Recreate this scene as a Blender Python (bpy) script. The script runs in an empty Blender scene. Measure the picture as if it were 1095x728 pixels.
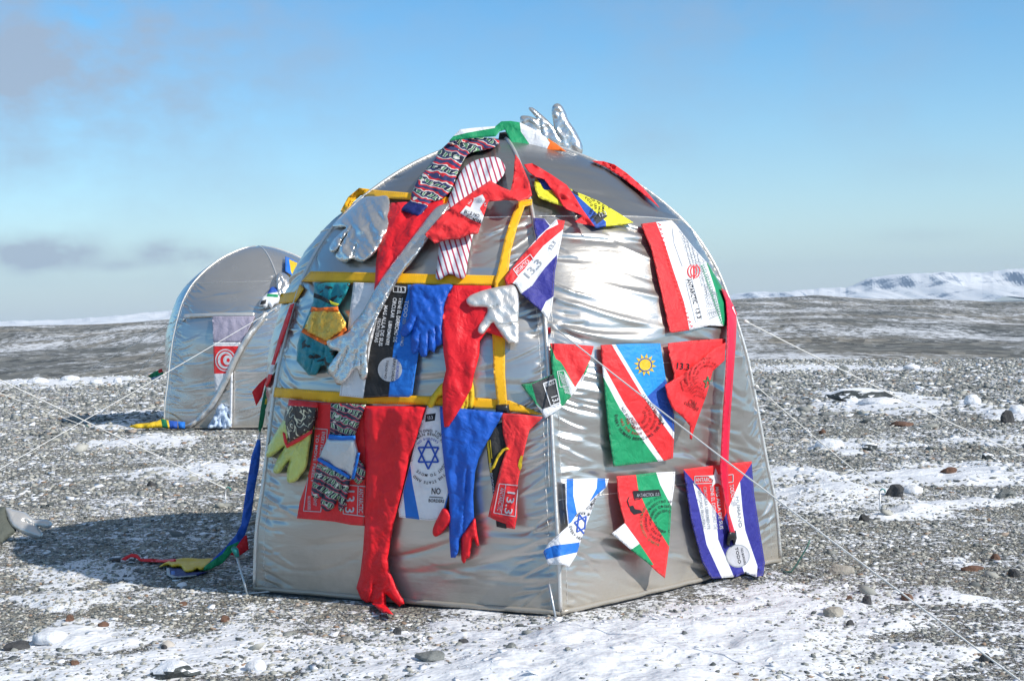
import bpy, bmesh, math, random
import numpy as np
from mathutils import Vector, Matrix, noise
from mathutils.bvhtree import BVHTree
from mathutils.geometry import delaunay_2d_cdt
random.seed(7); rng = np.random.default_rng(7)
R = math.radians
sc = bpy.context.scene
COL = sc.collection

# ------------------------------------------------------------------ camera
W0, H0, F0 = 1095.0, 728.0, 1550.0            # photograph size and focal length in its pixels
EYE = 1.3
cam_d = bpy.data.cameras.new("camera"); cam = bpy.data.objects.new("camera", cam_d); COL.objects.link(cam)
cam_d.sensor_width = 36; cam_d.lens = F0 / W0 * 36; cam_d.clip_start = 0.1; cam_d.clip_end = 30000
pitch = math.atan(32.0 / F0); roll = R(1.47)
Mcam = Matrix.Translation((0, 0, EYE)) @ Matrix.Rotation(R(90) - pitch, 4, 'X') @ Matrix.Rotation(-roll, 4, 'Z')
cam.matrix_world = Mcam
sc.camera = cam
CAMP = Vector((0, 0, EYE)); M3 = Mcam.to_3x3()

# ------------------------------------------------------------------ sun, sky, exposure
SUN_EL = R(35.5); SUN_DIR_H = Vector((0.845, -0.535)).normalized()      # horizontal direction towards the sun
sun_vec = Vector((SUN_DIR_H.x * math.cos(SUN_EL), SUN_DIR_H.y * math.cos(SUN_EL), math.sin(SUN_EL)))
sd = bpy.data.lights.new("sun", 'SUN'); sd.energy = 4.2; sd.angle = R(0.5); sd.color = (1, 0.95, 0.87)
so = bpy.data.objects.new("sun", sd); COL.objects.link(so)
so.rotation_euler = (-sun_vec).to_track_quat('-Z', 'Y').to_euler(); so.location = (20, -10, 20)
sc.view_settings.view_transform = 'Standard'; sc.view_settings.look = 'None'
sc.view_settings.exposure = 0.2; sc.view_settings.gamma = 1

world = bpy.data.worlds.new("World"); sc.world = world; world.use_nodes = True
nt = world.node_tree; nt.nodes.clear()
def N(t, typ, **k):
    n = t.nodes.new(typ)
    for a, v in k.items(): setattr(n, a, v)
    return n
def math_n(t, op, a=None, b=None, c=None):
    n = N(t, 'ShaderNodeMath', operation=op)
    for i, v in enumerate((a, b, c)):
        if v is None: continue
        if isinstance(v, (int, float)): n.inputs[i].default_value = v
        else: t.links.new(v, n.inputs[i])
    return n.outputs[0]
sky = N(nt, 'ShaderNodeTexSky', sky_type='NISHITA'); sky.sun_disc = False
sky.sun_elevation = SUN_EL; sky.sun_rotation = math.atan2(SUN_DIR_H.x, SUN_DIR_H.y)
sky.altitude = 0; sky.air_density = 1.0; sky.dust_density = 0.0; sky.ozone_density = 3.0
bg = N(nt, 'ShaderNodeBackground'); bg.inputs[1].default_value = 0.135
wo = N(nt, 'ShaderNodeOutputWorld')
tc = N(nt, 'ShaderNodeTexCoord'); sp = N(nt, 'ShaderNodeSeparateXYZ'); nt.links.new(tc.outputs['Generated'], sp.inputs[0])
azn = math_n(nt, 'ARCTAN2', sp.outputs[0], sp.outputs[1]); eln = math_n(nt, 'ARCSINE', sp.outputs[2])
cb = N(nt, 'ShaderNodeCombineXYZ'); nt.links.new(azn, cb.inputs[0]); nt.links.new(math_n(nt, 'MULTIPLY', eln, 1.6), cb.inputs[1])
nz = N(nt, 'ShaderNodeTexNoise'); nz.inputs['Scale'].default_value = 13; nz.inputs['Detail'].default_value = 7; nz.inputs['Roughness'].default_value = 0.55
nt.links.new(cb.outputs[0], nz.inputs['Vector'])
def px_dir(x, y):
    return (M3 @ Vector(((x - W0 / 2) / F0, -(y - H0 / 2) / F0, -1))).normalized()
# thin clouds: centre direction, angular half sizes, strength
clouds = [((70, 40), 0.16, 0.085, 1.1), ((15, 276), 0.03, 0.010, 0.9), ((62, 268), 0.026, 0.012, 1.2), ((175, 270), 0.022, 0.008, 0.9), ((225, 280), 0.03, 0.013, 1.0), ((130, 284), 0.02, 0.004, 0.5), ((700, 150), 0.06, 0.03, 0.28),
          ((800, 20), 0.16, 0.04, 0.42), ((985, 180), 0.05, 0.012, 0.16), ((920, 120), 0.05, 0.03, 0.2), ((985, 252), 0.03, 0.005, 0.25)]
tot = None
for (cx, cy), sx_, sy_, st in clouds:
    d = px_dir(cx, cy); a0 = math.atan2(d.x, d.y); e0 = math.asin(d.z)
    u = math_n(nt, 'DIVIDE', math_n(nt, 'SUBTRACT', azn, a0), sx_); v = math_n(nt, 'DIVIDE', math_n(nt, 'SUBTRACT', eln, e0), sy_)
    q = math_n(nt, 'ADD', math_n(nt, 'MULTIPLY', u, u), math_n(nt, 'MULTIPLY', v, v))
    g = math_n(nt, 'MULTIPLY', math_n(nt, 'EXPONENT', math_n(nt, 'MULTIPLY', q, -1.0)), st)
    tot = g if tot is None else math_n(nt, 'ADD', tot, g)
nm = math_n(nt, 'MULTIPLY', math_n(nt, 'SUBTRACT', nz.outputs[0], 0.33), 3.4)
fac = N(nt, 'ShaderNodeClamp'); nt.links.new(math_n(nt, 'MULTIPLY', tot, nm), fac.inputs[0]); fac.inputs[2].default_value = 0.85
mx = N(nt, 'ShaderNodeMix', data_type='RGBA'); nt.links.new(fac.outputs[0], mx.inputs[0])
hs = N(nt, 'ShaderNodeHueSaturation'); hs.inputs['Saturation'].default_value = 1.25
wb = N(nt, 'ShaderNodeMix', data_type='RGBA', blend_type='MULTIPLY'); wb.inputs[0].default_value = 1; wb.inputs[7].default_value = (0.87, 1.0, 1.04, 1)      # camera white balance of the clear polar air
nt.links.new(sky.outputs[0], wb.inputs[6]); nt.links.new(wb.outputs[2], hs.inputs['Color'])
mist = N(nt, 'ShaderNodeMix', data_type='RGBA')       # pale ice-blink over the horizon
nt.links.new(math_n(nt, 'MULTIPLY', math_n(nt, 'EXPONENT', math_n(nt, 'MULTIPLY', math_n(nt, 'ABSOLUTE', eln), -1 / 0.08)), 0.9), mist.inputs[0])
nt.links.new(hs.outputs[0], mist.inputs[6]); mist.inputs[7].default_value = (3.65, 4.35, 5.0, 1)
veil = N(nt, 'ShaderNodeMix', data_type='RGBA')      # unseen grey veil added overhead to neutralise ambient light and reflections
vr = N(nt, 'ShaderNodeMapRange', interpolation_type='SMOOTHSTEP'); nt.links.new(eln, vr.inputs[0]); vr.inputs[1].default_value = 0.27; vr.inputs[2].default_value = 0.85; vr.inputs[4].default_value = 0.75
nt.links.new(vr.outputs[0], veil.inputs[0]); nt.links.new(mist.outputs[2], veil.inputs[6]); veil.inputs[7].default_value = (2.3, 2.5, 2.75, 1)
nt.links.new(veil.outputs[2], mx.inputs[6]); mx.inputs[7].default_value = (2.5, 3.0, 3.8, 1)
nt.links.new(mx.outputs[2], bg.inputs[0]); nt.links.new(bg.outputs[0], wo.inputs[0])

# ------------------------------------------------------------------ helpers
def ray(x, y): return CAMP, px_dir(x, y)
def ground_pt(x, y, z=0.0):
    o, d = ray(x, y); t = (z - o.z) / d.z
    return o + d * t
def tag(o, label=None, cat=None, group=None, kind=None):
    if label: o['label'] = label
    if cat: o['category'] = cat
    if group: o['group'] = group
    if kind: o['kind'] = kind
    return o
def link_mesh(name, verts, faces, mats, fmat=None, parent=None, smooth=True, uvs=None, recenter=True):
    """verts: list/array of world coords; the object's origin goes to the base of the mesh."""
    v = np.asarray(verts, dtype=np.float64)
    if recenter and len(v): org = Vector(((v[:, 0].min() + v[:, 0].max()) / 2, (v[:, 1].min() + v[:, 1].max()) / 2, v[:, 2].min()))
    else: org = Vector((0, 0, 0))
    me = bpy.data.meshes.new(name)
    me.from_pydata([tuple(p) for p in (v - np.array(org))], [], faces)
    for m in (mats if isinstance(mats, (list, tuple)) else [mats]): me.materials.append(m)
    if fmat is not None: me.polygons.foreach_set('material_index', np.asarray(fmat, dtype=np.int32))
    me.polygons.foreach_set('use_smooth', np.full(len(faces), smooth))
    if uvs is not None:
        ul = me.uv_layers.new(name='UVMap'); li = np.zeros(len(me.loops), dtype=np.int32); me.loops.foreach_get('vertex_index', li)
        ul.data.foreach_set('uv', np.asarray(uvs, dtype=np.float32)[li].ravel())
    me.update()
    o = bpy.data.objects.new(name, me); COL.objects.link(o)
    if parent is not None:
        o.parent = parent; o.location = org - world_loc(parent)
    else: o.location = org
    return o
def world_loc(o):
    p = Vector(o.location)
    while o.parent: o = o.parent; p += Vector(o.location)
    return p
def empty(name, loc):
    o = bpy.data.objects.new(name, None); COL.objects.link(o); o.location = loc; o.empty_display_size = 0.2; return o

# ------------------------------------------------------------------ materials
def ramp(t, src, stops):
    r = N(t, 'ShaderNodeValToRGB'); t.links.new(src, r.inputs[0])
    while len(r.color_ramp.elements) < len(stops): r.color_ramp.elements.new(0.5)
    for e, (p, c) in zip(r.color_ramp.elements, stops): e.position = p; e.color = tuple(c) + (1,) if len(c) == 3 else c
    return r.outputs[0]
def new_mat(name):
    m = bpy.data.materials.new(name); m.use_nodes = True; t = m.node_tree; t.nodes.clear()
    b = N(t, 'ShaderNodeBsdfPrincipled'); o = N(t, 'ShaderNodeOutputMaterial'); t.links.new(b.outputs[0], o.inputs[0])
    return m, t, b
def noise_n(t, vec, scale, detail=4, rough=0.55, dist=0.0):
    n = N(t, 'ShaderNodeTexNoise'); n.inputs['Scale'].default_value = scale; n.inputs['Detail'].default_value = detail
    n.inputs['Roughness'].default_value = rough; n.inputs['Distortion'].default_value = dist
    if vec is not None: t.links.new(vec, n.inputs['Vector'])
    return n.outputs[0]
def mapping(t, src, scale=(1, 1, 1), rot=(0, 0, 0), loc=(0, 0, 0)):
    m = N(t, 'ShaderNodeMapping'); m.inputs['Scale'].default_value = scale; m.inputs['Rotation'].default_value = rot; m.inputs['Location'].default_value = loc
    t.links.new(src, m.inputs['Vector']); return m.outputs[0]
def bump(t, b, h, strength, dist, prev=None):
    n = N(t, 'ShaderNodeBump'); n.inputs['Strength'].default_value = strength; n.inputs['Distance'].default_value = dist
    t.links.new(h, n.inputs['Height'])
    if prev is not None: t.links.new(prev, n.inputs['Normal'])
    t.links.new(n.outputs[0], b.inputs['Normal']); return n.outputs[0]
_fc = {}
def fabric(name, col, rough=0.6, spec=0.35, crease=0.5, weave=True):
    """dyed woven cloth: slight colour unevenness, fine weave and crease relief"""
    if name in _fc: return _fc[name]
    m, t, b = new_mat(name); c = N(t, 'ShaderNodeTexCoord')
    n1 = noise_n(t, c.outputs['Object'], 9, 3)
    lo = [x * 0.88 for x in col]; hi = [min(1, x * 1.08 + 0.004) for x in col]
    t.links.new(ramp(t, n1, [(0.3, lo), (0.7, hi)]), b.inputs['Base Color'])
    b.inputs['Roughness'].default_value = rough; b.inputs['Specular IOR Level'].default_value = spec
    h1 = noise_n(t, c.outputs['Object'], 22, 3, 0.6, 0.8)
    p = bump(t, b, h1, crease, 0.012)
    rg_ = math_n(t, 'ABSOLUTE', math_n(t, 'SUBTRACT', noise_n(t, c.outputs['Object'], 11, 2, 0.5, 0.6), 0.5)); p = bump(t, b, rg_, min(1, crease * 0.7), 0.05, p)
    if weave:
        h2 = noise_n(t, c.outputs['Object'], 260, 2)
        bump(t, b, h2, 0.25, 0.002, p)
    _fc[name] = m; return m
def foil(name, col, rough, crease, scale=18, metal=0.9):
    m, t, b = new_mat(name); c = N(t, 'ShaderNodeTexCoord')
    b.inputs['Base Color'].default_value = (*col, 1); b.inputs['Metallic'].default_value = metal
    b.inputs['Roughness'].default_value = rough
    v = N(t, 'ShaderNodeTexVoronoi', feature='DISTANCE_TO_EDGE'); v.inputs['Scale'].default_value = scale
    dn = N(t, 'ShaderNodeTexNoise'); dn.inputs['Scale'].default_value = scale * 0.7; t.links.new(c.outputs['Object'], dn.inputs['Vector'])
    ad = N(t, 'ShaderNodeVectorMath', operation='MULTIPLY_ADD'); t.links.new(dn.outputs['Color'], ad.inputs[0]); ad.inputs[1].default_value = (0.12,) * 3; t.links.new(c.outputs['Object'], ad.inputs[2])
    t.links.new(ad.outputs[0], v.inputs['Vector'])
    p = bump(t, b, noise_n(t, c.outputs['Object'], scale * 1.3, 4, 0.6, 1.2), crease, 0.03)
    bump(t, b, v.outputs[0], crease * 0.5, 0.02, p)
    return m
RED = fabric('red_nylon', (0.78, 0.012, 0.022), 0.5)
RED2 = fabric('bright_red_cloth', (0.82, 0.03, 0.035), 0.6)
WHITE = fabric('white_cloth', (0.8, 0.8, 0.82), 0.7)
BLUE = fabric('blue_nylon', (0.012, 0.10, 0.50), 0.45)
ROYAL = fabric('royal_blue_cloth', (0.015, 0.17, 0.62), 0.6)
NAVY = fabric('navy_cloth', (0.035, 0.035, 0.27), 0.6)
DNAVY = fabric('dark_navy_cloth', (0.012, 0.02, 0.14), 0.6)
SKYB = fabric('sky_blue_cloth', (0.02, 0.30, 0.72), 0.6)
MIDB = fabric('medium_blue_cloth', (0.02, 0.09, 0.42), 0.6)
GREEN = fabric('green_cloth', (0.01, 0.30, 0.12), 0.6)
DGREEN = fabric('dark_green_cloth', (0.008, 0.16, 0.07), 0.6)
BLACK = fabric('black_cloth', (0.02, 0.02, 0.022), 0.65)
CHAR = fabric('charcoal_cloth', (0.05, 0.05, 0.055), 0.65)
YEL = fabric('yellow_leather', (0.75, 0.50, 0.02), 0.5)
LEMON = fabric('lemon_cloth', (0.80, 0.74, 0.04), 0.6)
ORANGE = fabric('orange_cloth', (0.85, 0.16, 0.015), 0.6)
GREYF = fabric('grey_cloth', (0.45, 0.46, 0.48), 0.6)
LILAC = fabric('faded_lilac_cloth', (0.36, 0.33, 0.42), 0.7)
LBLUE = fabric('pale_blue_cloth', (0.5, 0.6, 0.75), 0.7)
TEAL = fabric('teal_mesh_fabric', (0.01, 0.23, 0.27), 0.5, crease=0.8)
PALEY = fabric('pale_lime_plastic_coated', (0.62, 0.66, 0.16), 0.3, spec=0.6, crease=0.8)
YSTRAP = fabric('yellow_webbing', (0.92, 0.48, 0.008), 0.55, crease=0.12)
OLIVE = fabric('dark_olive_canvas', (0.09, 0.10, 0.085), 0.7)
INK = fabric('black_print', (0.015, 0.015, 0.02), 0.6, crease=0.2, weave=False)
INKG = fabric('grey_print', (0.32, 0.34, 0.37), 0.6, crease=0.2, weave=False)
INKW = fabric('white_print', (0.72, 0.72, 0.74), 0.6, crease=0.2, weave=False)
INKB = fabric('blue_print', (0.02, 0.08, 0.42), 0.6, crease=0.2, weave=False)
INKDR = fabric('dark_red_print', (0.3, 0.02, 0.02), 0.6, crease=0.2, weave=False)
INKP = fabric('pale_grey_print', (0.5, 0.5, 0.53), 0.6, crease=0.2, weave=False)
THREAD = fabric('stitching_thread', (0.22, 0.18, 0.15), 0.7, crease=0.1, weave=False)
SILVER = foil('crinkled_silver_foil_fabric', (0.74, 0.71, 0.67), 0.27, 0.25, 14, 0.85)
SILVERSAT = foil('satin_silver_fabric', (0.72, 0.69, 0.65), 0.38, 0.2, 12, 0.62)
GOLD = foil('gold_lame', (0.85, 0.50, 0.08), 0.3, 0.5, 20, 0.6)
GREYPALM = foil('grey_grip_palm', (0.62, 0.64, 0.66), 0.35, 0.3, 26, 0.6)
m, t, b = new_mat('black_plastic'); b.inputs['Base Color'].default_value = (0.015, 0.015, 0.016, 1); b.inputs['Roughness'].default_value = 0.35; PLASTIC = m
m, t, b = new_mat('teal_plastic'); b.inputs['Base Color'].default_value = (0.01, 0.22, 0.2, 1); b.inputs['Roughness'].default_value = 0.4; TPLASTIC = m
m, t, b = new_mat('galvanised_steel'); b.inputs['Base Color'].default_value = (0.5, 0.51, 0.52, 1); b.inputs['Metallic'].default_value = 0.8; b.inputs['Roughness'].default_value = 0.4; STEEL = m
m, t, b = new_mat('white_cord'); c = N(t, 'ShaderNodeTexCoord'); b.inputs['Base Color'].default_value = (0.72, 0.71, 0.68, 1); b.inputs['Roughness'].default_value = 0.8
bump(t, b, noise_n(t, c.outputs['Object'], 300, 1), 0.4, 0.002); CORD = m
m, t, b = new_mat('green_wire'); b.inputs['Base Color'].default_value = (0.05, 0.14, 0.11, 1); b.inputs['Roughness'].default_value = 0.5; GWIRE = m

def printed(name, stops, scale, dist=1.5, cut=0.55):
    """bold batik-style printed cotton, white outlines on strong colours"""
    m, t, b = new_mat(name); c = N(t, 'ShaderNodeUVMap')
    mp = mapping(t, c.outputs[0], (scale, scale * 1.3, 1), (0, 0, 0.5))
    n = noise_n(t, mp, 0.35, 2, 0.5); 
    ad = N(t, 'ShaderNodeVectorMath', operation='MULTIPLY_ADD'); nn = N(t, 'ShaderNodeTexNoise'); nn.inputs['Scale'].default_value = 0.8; t.links.new(mp, nn.inputs['Vector'])
    t.links.new(nn.outputs['Color'], ad.inputs[0]); ad.inputs[1].default_value = (dist,) * 3; t.links.new(mp, ad.inputs[2])
    w = N(t, 'ShaderNodeTexWave', wave_type='BANDS', bands_direction='Y'); w.inputs['Scale'].default_value = 0.16; w.inputs['Distortion'].default_value = 2.5; w.inputs['Detail'].default_value = 1
    t.links.new(ad.outputs[0], w.inputs['Vector'])
    v = N(t, 'ShaderNodeTexVoronoi', feature='F1'); v.inputs['Scale'].default_value = 0.75; v.inputs['Randomness'].default_value = 0.8; t.links.new(ad.outputs[0], v.inputs['Vector'])
    w2 = N(t, 'ShaderNodeTexWave', wave_type='BANDS', bands_direction='X'); w2.inputs['Scale'].default_value = 0.42; w2.inputs['Distortion'].default_value = 3.0; t.links.new(ad.outputs[0], w2.inputs['Vector'])
    base = ramp(t, w.outputs['Fac'], stops); base.node.color_ramp.interpolation = 'CONSTANT'
    leaf = ramp(t, w2.outputs['Fac'], [(0.0, (0.01, 0.012, 0.03)), (0.42, (0.72, 0.74, 0.62)), (0.72, (0.10, 0.25, 0.12))]); leaf.node.color_ramp.interpolation = 'CONSTANT'
    sel = math_n(t, 'GREATER_THAN', w.outputs['Fac'], cut)
    mix = N(t, 'ShaderNodeMix', data_type='RGBA'); t.links.new(sel, mix.inputs[0]); t.links.new(base, mix.inputs[6]); t.links.new(leaf, mix.inputs[7])
    dots = math_n(t, 'LESS_THAN', v.outputs['Distance'], 0.17)
    mix2 = N(t, 'ShaderNodeMix', data_type='RGBA'); t.links.new(dots, mix2.inputs[0]); t.links.new(mix.outputs[2], mix2.inputs[6]); mix2.inputs[7].default_value = (0.7, 0.68, 0.6, 1)
    t.links.new(mix2.outputs[2], b.inputs['Base Color']); b.inputs['Roughness'].default_value = 0.65
    c2 = N(t, 'ShaderNodeTexCoord'); bump(t, b, noise_n(t, c2.outputs['Object'], 25, 3), 0.5, 0.01)
    return m
BATIK = printed('red_batik_print', [(0.0, (0.03, 0.035, 0.12)), (0.12, (0.62, 0.012, 0.02)), (0.42, (0.7, 0.68, 0.62)), (0.6, (0.03, 0.035, 0.12))], 10, cut=0.84)
BATIK2 = printed('green_batik_print', [(0.0, (0.02, 0.03, 0.06)), (0.15, (0.6, 0.012, 0.03)), (0.32, (0.35, 0.4, 0.55)), (0.4, (0.02, 0.02, 0.03)), (0.5, (0.3, 0.5, 0.3))], 14)
m, t, b = new_mat('black_foil_embroidery'); c = N(t, 'ShaderNodeTexCoord')
n = noise_n(t, c.outputs['Object'], 15, 1, 0.4, 1.5)
e = math_n(t, 'ABSOLUTE', math_n(t, 'SUBTRACT', n, 0.5)); f_ = math_n(t, 'LESS_THAN', e, 0.022)
mi = N(t, 'ShaderNodeMix', data_type='RGBA'); t.links.new(f_, mi.inputs[0]); mi.inputs[6].default_value = (0.035, 0.03, 0.03, 1); mi.inputs[7].default_value = (0.75, 0.7, 0.5, 1)
t.links.new(mi.outputs[2], b.inputs['Base Color']); b.inputs['Roughness'].default_value = 0.4; bump(t, b, n, 0.6, 0.02); EMBRO = m
m, t, b = new_mat('red_pinstripe_cotton'); c = N(t, 'ShaderNodeUVMap')
mp = mapping(t, c.outputs[0], (1, 1, 1), (0, 0, R(-17)))
w = N(t, 'ShaderNodeTexWave', wave_type='BANDS', bands_direction='X'); w.inputs['Scale'].default_value = 5.6; w.inputs['Distortion'].default_value = 0.35; w.inputs['Detail'].default_value = 0
t.links.new(mp, w.inputs['Vector']); r_ = ramp(t, w.outputs['Fac'], [(0.0, (0.75, 0.75, 0.78)), (0.72, (0.75, 0.75, 0.78)), (0.8, (0.42, 0.03, 0.08)), (1.0, (0.42, 0.03, 0.08))])
t.links.new(r_, b.inputs['Base Color']); b.inputs['Roughness'].default_value = 0.75; c2 = N(t, 'ShaderNodeTexCoord'); bump(t, b, noise_n(t, c2.outputs['Object'], 22, 3), 0.5, 0.012); PINSTR = m
m, t, b = new_mat('teal_printed_mesh'); c = N(t, 'ShaderNodeTexCoord')
n = noise_n(t, mapping(t, c.outputs['Object'], (1, 1, 1.6)), 14, 1, 0.3, 1.0); e = math_n(t, 'GREATER_THAN', n, 0.62)
k_ = N(t, 'ShaderNodeTexChecker'); k_.inputs['Scale'].default_value = 330; t.links.new(c.outputs['Object'], k_.inputs['Vector'])
k_.inputs[1].default_value = (0.004, 0.27, 0.31, 1); k_.inputs[2].default_value = (0.01, 0.16, 0.2, 1)
mi = N(t, 'ShaderNodeMix', data_type='RGBA'); t.links.new(e, mi.inputs[0]); t.links.new(k_.outputs[0], mi.inputs[6]); mi.inputs[7].default_value = (0.02, 0.02, 0.012, 1)
t.links.new(mi.outputs[2], b.inputs['Base Color']); b.inputs['Roughness'].default_value = 0.45; bump(t, b, noise_n(t, c.outputs['Object'], 20, 3), 0.6, 0.015); TEALP = m

# tent skin: silver coated nylon
def tent_skin(name, col, rough):
    m, t, b = new_mat(name); c = N(t, 'ShaderNodeUVMap')      # UV is in metres round the wall and up it
    b.inputs['Metallic'].default_value = 0.80
    t.links.new(ramp(t, noise_n(t, c.outputs[0], 3.0, 4), [(0.3, [x * 0.93 for x in col]), (0.7, col)]), b.inputs['Base Color'])
    su = N(t, 'ShaderNodeSeparateXYZ'); t.links.new(c.outputs[0], su.inputs[0])
    du = N(t, 'ShaderNodeMapRange'); t.links.new(math_n(t, 'ADD', su.outputs[1], math_n(t, 'MULTIPLY', noise_n(t, c.outputs[0], 9, 5, 0.7), -0.32)), du.inputs[0]); du.inputs[1].default_value = -0.14; du.inputs[2].default_value = 0.06; du.inputs[3].default_value = 0.75; du.inputs[4].default_value = 0.0
    bc = b.inputs['Base Color'].links[0].from_socket; dm = N(t, 'ShaderNodeMix', data_type='RGBA'); t.links.new(du.outputs[0], dm.inputs[0]); t.links.new(bc, dm.inputs[6]); dm.inputs[7].default_value = (0.33, 0.29, 0.23, 1); t.links.new(dm.outputs[2], b.inputs['Base Color'])
    t.links.new(math_n(t, 'MULTIPLY', math_n(t, 'SUBTRACT', 1.0, du.outputs[0]), 0.80), b.inputs['Metallic'])
    rr = N(t, 'ShaderNodeMapRange'); t.links.new(noise_n(t, c.outputs[0], 6, 3), rr.inputs[0]); rr.inputs[3].default_value = rough - 0.05; rr.inputs[4].default_value = rough + 0.06
    t.links.new(rr.outputs[0], b.inputs['Roughness'])
    h1 = noise_n(t, mapping(t, c.outputs[0], (1.6, 9, 1), (0, 0, 0.22)), 2.2, 4, 0.5, 0.6)
    h2 = noise_n(t, mapping(t, c.outputs[0], (4, 14, 1), (0, 0, -0.35)), 3.5, 3, 0.5, 0.8)
    p = bump(t, b, h1, 0.10, 0.02); p = bump(t, b, h2, 0.12, 0.008, p)
    bump(t, b, noise_n(t, c.outputs[0], 900, 1), 0.08, 0.001, p)
    return m
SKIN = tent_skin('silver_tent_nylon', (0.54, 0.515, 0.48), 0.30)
SKIN2 = tent_skin('silver_nylon_dark_reflection', (0.34, 0.335, 0.325), 0.31)  # same nylon with the dark zenith reflection put into its base colour

# ------------------------------------------------------------------ text and marks
_tc = {}
def text2d(s):
    if s in _tc: return _tc[s]
    cu = bpy.data.curves.new('tmp_text', 'FONT'); cu.body = s; cu.resolution_u = 2; cu.size = 1.0; cu.offset = 0.012
    ob = bpy.data.objects.new('tmp_text', cu); COL.objects.link(ob)
    bpy.context.view_layer.update()
    me = bpy.data.meshes.new_from_object(ob.evaluated_get(bpy.context.evaluated_depsgraph_get()))
    v = [(q.co.x, q.co.y) for q in me.vertices]; f = [tuple(p.vertices) for p in me.polygons]
    w = max([a for a, _ in v], default=0.0)
    bpy.data.objects.remove(ob); bpy.data.curves.remove(cu); bpy.data.meshes.remove(me)
    _tc[s] = (v, f, w); return _tc[s]
def T(s, x, y, h, ang, mat, sx=1.0, fit=None):
    """mark: string s starting at photo point x,y, cap height h px, running at ang degrees (0 right, 90 down)"""
    v, f, w = text2d(s); a = R(ang); k = h / 0.72
    if fit: sx = fit / (w * k)
    out = [(x + k * (p * sx * math.cos(a) + q * math.sin(a)), y + k * (p * sx * math.sin(a) - q * math.cos(a))) for p, q in v]
    return (out, f, mat)
def L(pts, w, mat):
    """mark: a printed line through points, width w px"""
    v = []; f = []
    for (x0, y0), (x1, y1) in zip(pts[:-1], pts[1:]):
        n = max(1, int(math.hypot(x1 - x0, y1 - y0) / 4)); l = math.hypot(x1 - x0, y1 - y0) or 1
        nx, ny = -(y1 - y0) / l * w / 2, (x1 - x0) / l * w / 2
        for i in range(n):
            a, b_ = i / n, (i + 1) / n; k = len(v)
            for s_, tt in ((1, a), (1, b_), (-1, b_), (-1, a)): v.append((x0 + (x1 - x0) * tt + s_ * nx, y0 + (y1 - y0) * tt + s_ * ny))
            f.append((k, k + 1, k + 2, k + 3))
    return (v, f, mat)
def box_line(c, w, mat): return L(list(c) + [c[0]], w, mat)
def disc(x, y, r, mat, n=20, ry=None):
    ry = ry or r; v = [(x, y)] + [(x + r * math.cos(6.2832 * i / n), y + ry * math.sin(6.2832 * i / n)) for i in range(n)]
    return (v, [(0, 1 + i, 1 + (i + 1) % n) for i in range(n)], mat)
def arc_text(s, cx, cy, r, a0, h, mat, squash=1.0, sgn=1):
    """letters set round a circle, starting at angle a0"""
    V = []; Fc = []; a = R(a0); k = h / 0.72
    for ch in s:
        if ch == ' ': a += sgn * 0.45 * k / r; continue
        v, f, w = text2d(ch); n0 = len(V); am = a + sgn * w * k / 2 / r; ta = am + sgn * math.pi / 2
        x0, y0 = cx + r * math.cos(am) - math.cos(ta) * w * k / 2, cy + r * math.sin(am) * squash - math.sin(ta) * w * k / 2
        V += [(x0 + k * (p * math.cos(ta) + q * math.sin(ta)), y0 + k * (p * math.sin(ta) - q * math.cos(ta))) for p, q in v]
        Fc += [tuple(i + n0 for i in g) for g in f]; a += sgn * (w + 0.08) * k / r
    return (V, Fc, mat)
def up(m, lv): return (m[0], m[1], m[2], lv)
def poly_mark(pts, mat):
    return (list(pts), [tuple(range(len(pts)))], mat, 1)

# ------------------------------------------------------------------ surfaces things hang on
class Shell:
    def __init__(self, bvh): self.bvh = bvh
    def hit(self, x, y):
        o, d = ray(x, y); P, n, i, ds = self.bvh.ray_cast(o, d)
        if P is not None:
            return P, d, max(0.4, min(1.0, abs(n.dot(d))))
        best = None; t = 5.0                      # past the outline: stay beside the nearest bit of wall
        for k in range(60):
            q = o + d * t; nn = self.bvh.find_nearest(q)
            if best is None or nn[3] < best[0]: best = (nn[3], t)
            t += max(0.02, nn[3] * 0.5)
            if t > best[1] + 2 and nn[3] > best[0] + 0.5: break
        return o + d * best[1], d, 1.0
class Plane:
    def __init__(self, p, n, face=1.0): self.p = Vector(p); self.n = Vector(n).normalized(); self.face = face
    def hit(self, x, y):
        o, d = ray(x, y); t = (self.p - o).dot(self.n) / d.dot(self.n); return o + d * t, d, self.face

def catmull(pts, step=2.0, closed=True):
    out = []; n = len(pts)
    for i in range(n if closed else n - 1):
        p0, p1, p2, p3 = (pts[(i - 1) % n], pts[i], pts[(i + 1) % n], pts[(i + 2) % n]) if closed else (pts[max(i - 1, 0)], pts[i], pts[i + 1], pts[min(i + 2, n - 1)])
        l = math.hypot(p2[0] - p1[0], p2[1] - p1[1]); k = max(1, int(l / step))
        for j in range(k):
            s = j / k
            out.append(tuple(0.5 * ((2 * p1[c]) + (-p0[c] + p2[c]) * s + (2 * p0[c] - 5 * p1[c] + 4 * p2[c] - p3[c]) * s * s + (-p0[c] + 3 * p1[c] - 3 * p2[c] + p3[c]) * s ** 3) for c in (0, 1)))
    return out
def straight(pts, step=2.5):
    out = []; n = len(pts)
    for i in range(n):
        (x0, y0), (x1, y1) = pts[i], pts[(i + 1) % n]; k = max(1, int(math.hypot(x1 - x0, y1 - y0) / step))
        for j in range(k):
            s = j / k; out.append((x0 + (x1 - x0) * s, y0 + (y1 - y0) * s))
    return out
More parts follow.
